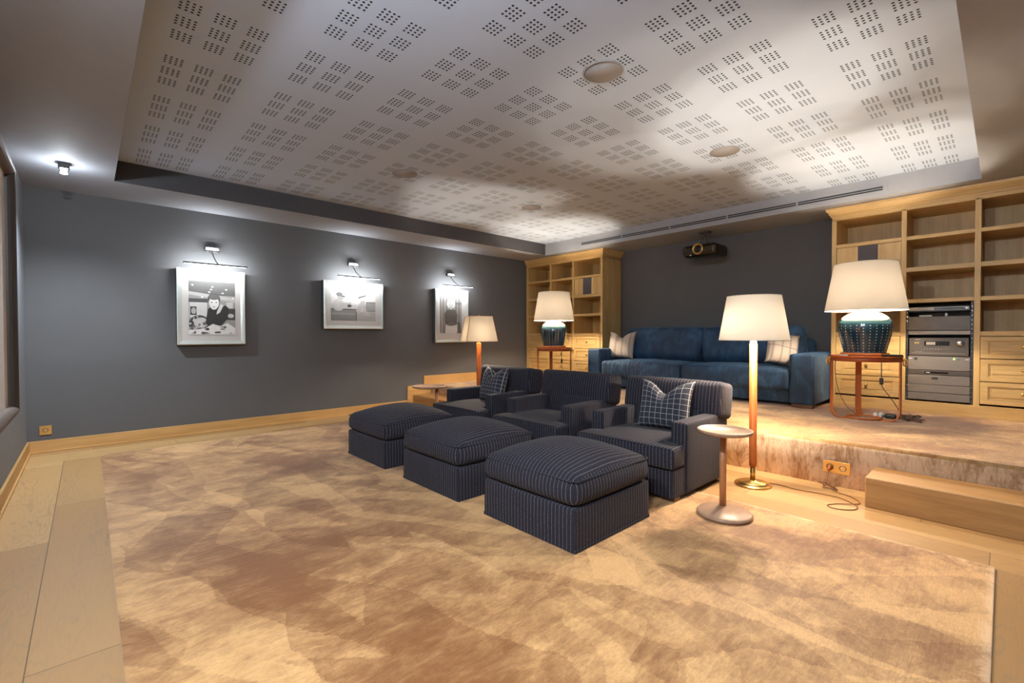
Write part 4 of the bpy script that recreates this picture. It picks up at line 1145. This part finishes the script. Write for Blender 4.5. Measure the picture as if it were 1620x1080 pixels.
pts = [(3.83, 1.24, .006), (3.86, 1.16, .004), (3.84, 1.05, .004), (3.86, .90, .004), (3.86, .78, .004), (3.80, .70, .004), (3.74, .655, .006), (3.66, .66, .004), (3.60, .74, .004), (3.63, .80, .004), (3.71, .76, .004), (3.77, .68, .008), (3.84, .66, .004),
       (3.93, .72, .006), (4.00, .84, .006)] + tangle((4.03, .885, 0), .055, 11, 5, .045) + [(4.06, .90, .05), (4.09, .897, .09), (4.105, .895, .125)]
pc = MB().tube([p - o_ for p in cr(pts)], .0032, 6).build('power_cord', 'cord', t)
pl = MB(); pl.tube([Vector(p) - o_ for p in ((4.134, .895, .143), (4.108, .895, .143), (4.10, .896, .12))], .011, 10); pl.build('plug', 'leather', pc)

t = jl; o_ = Vector(jl.location)
pts = [(5.58, .80, .93), (5.58, .80, .80), (5.585, .80, .70), (5.60, .79, .635), (5.62, .74, .55), (5.63, .69, .46), (5.62, .655, .39), (5.58, .62, .352)] + tangle((5.60, .57, ZPL), .10, 14, 8, .06) + [(5.70, .60, .345), (5.76, .66, .345), (5.78, .74, .35)]
pc = MB().tube([p - o_ for p in cr(pts)], .0034, 6).build('power_cord', 'cord_dk', t)
MB().rbox(Vector((5.585, .80, .70)) - o_, (.022, .030, .065), r=.006, n=3).build('inline_switch', 'black', pc)
pts = [(5.50, 1.15, .93), (5.52, 1.16, .80), (5.54, 1.14, .62), (5.56, 1.09, .47), (5.58, 1.02, .38), (5.60, .95, .346), (5.68, .86, .345), (5.70, .75, .345), (5.66, .66, .346), (5.55, .50, .345)]
MB().tube([p - o_ for p in cr(pts)], .0026, 6).build('power_cord', 'cord_dk', t)
t = empty('power_adapter', (5.62, .735, ZPL), 'black plug adapter lying on the carpet under the right lamp table', 'adapter')
MB().rbox((0, 0, .028), (.05, .085, .045), r=.014, n=4).build('housing', 'black', t); MB().cyl((0, .042, .026), .012, .022, 12, 'Y').build('plug', 'steel_dk', t)
t = empty('plug_socket', (5.66, .835, ZPL), 'white plug and socket end lying on the carpet beside the black adapter', 'plug')
MB().rbox((0, .018, .024), (.045, .04, .044), r=.018, n=4).build('plug', 'white', t); MB().rbox((.01, -.022, .026), (.042, .036, .050), r=.016, n=4).build('socket', 'white', t)
t = jl2; o_ = Vector((0, -.165, ZPL - TT))
pc = MB().tube([p + o_ for p in cr([(0, 0, .59), (.0, .0, .45), (.01, .0, .33), (.02, -.04, .15), (.03, -.08, .02), (.10, -.14, .006)])], .0034, 6).build('power_cord', 'cord_dk', t)
MB().rbox(Vector((.0, 0, .40)) + o_, (.022, .026, .060), r=.006, n=3).build('inline_switch', 'black', pc)
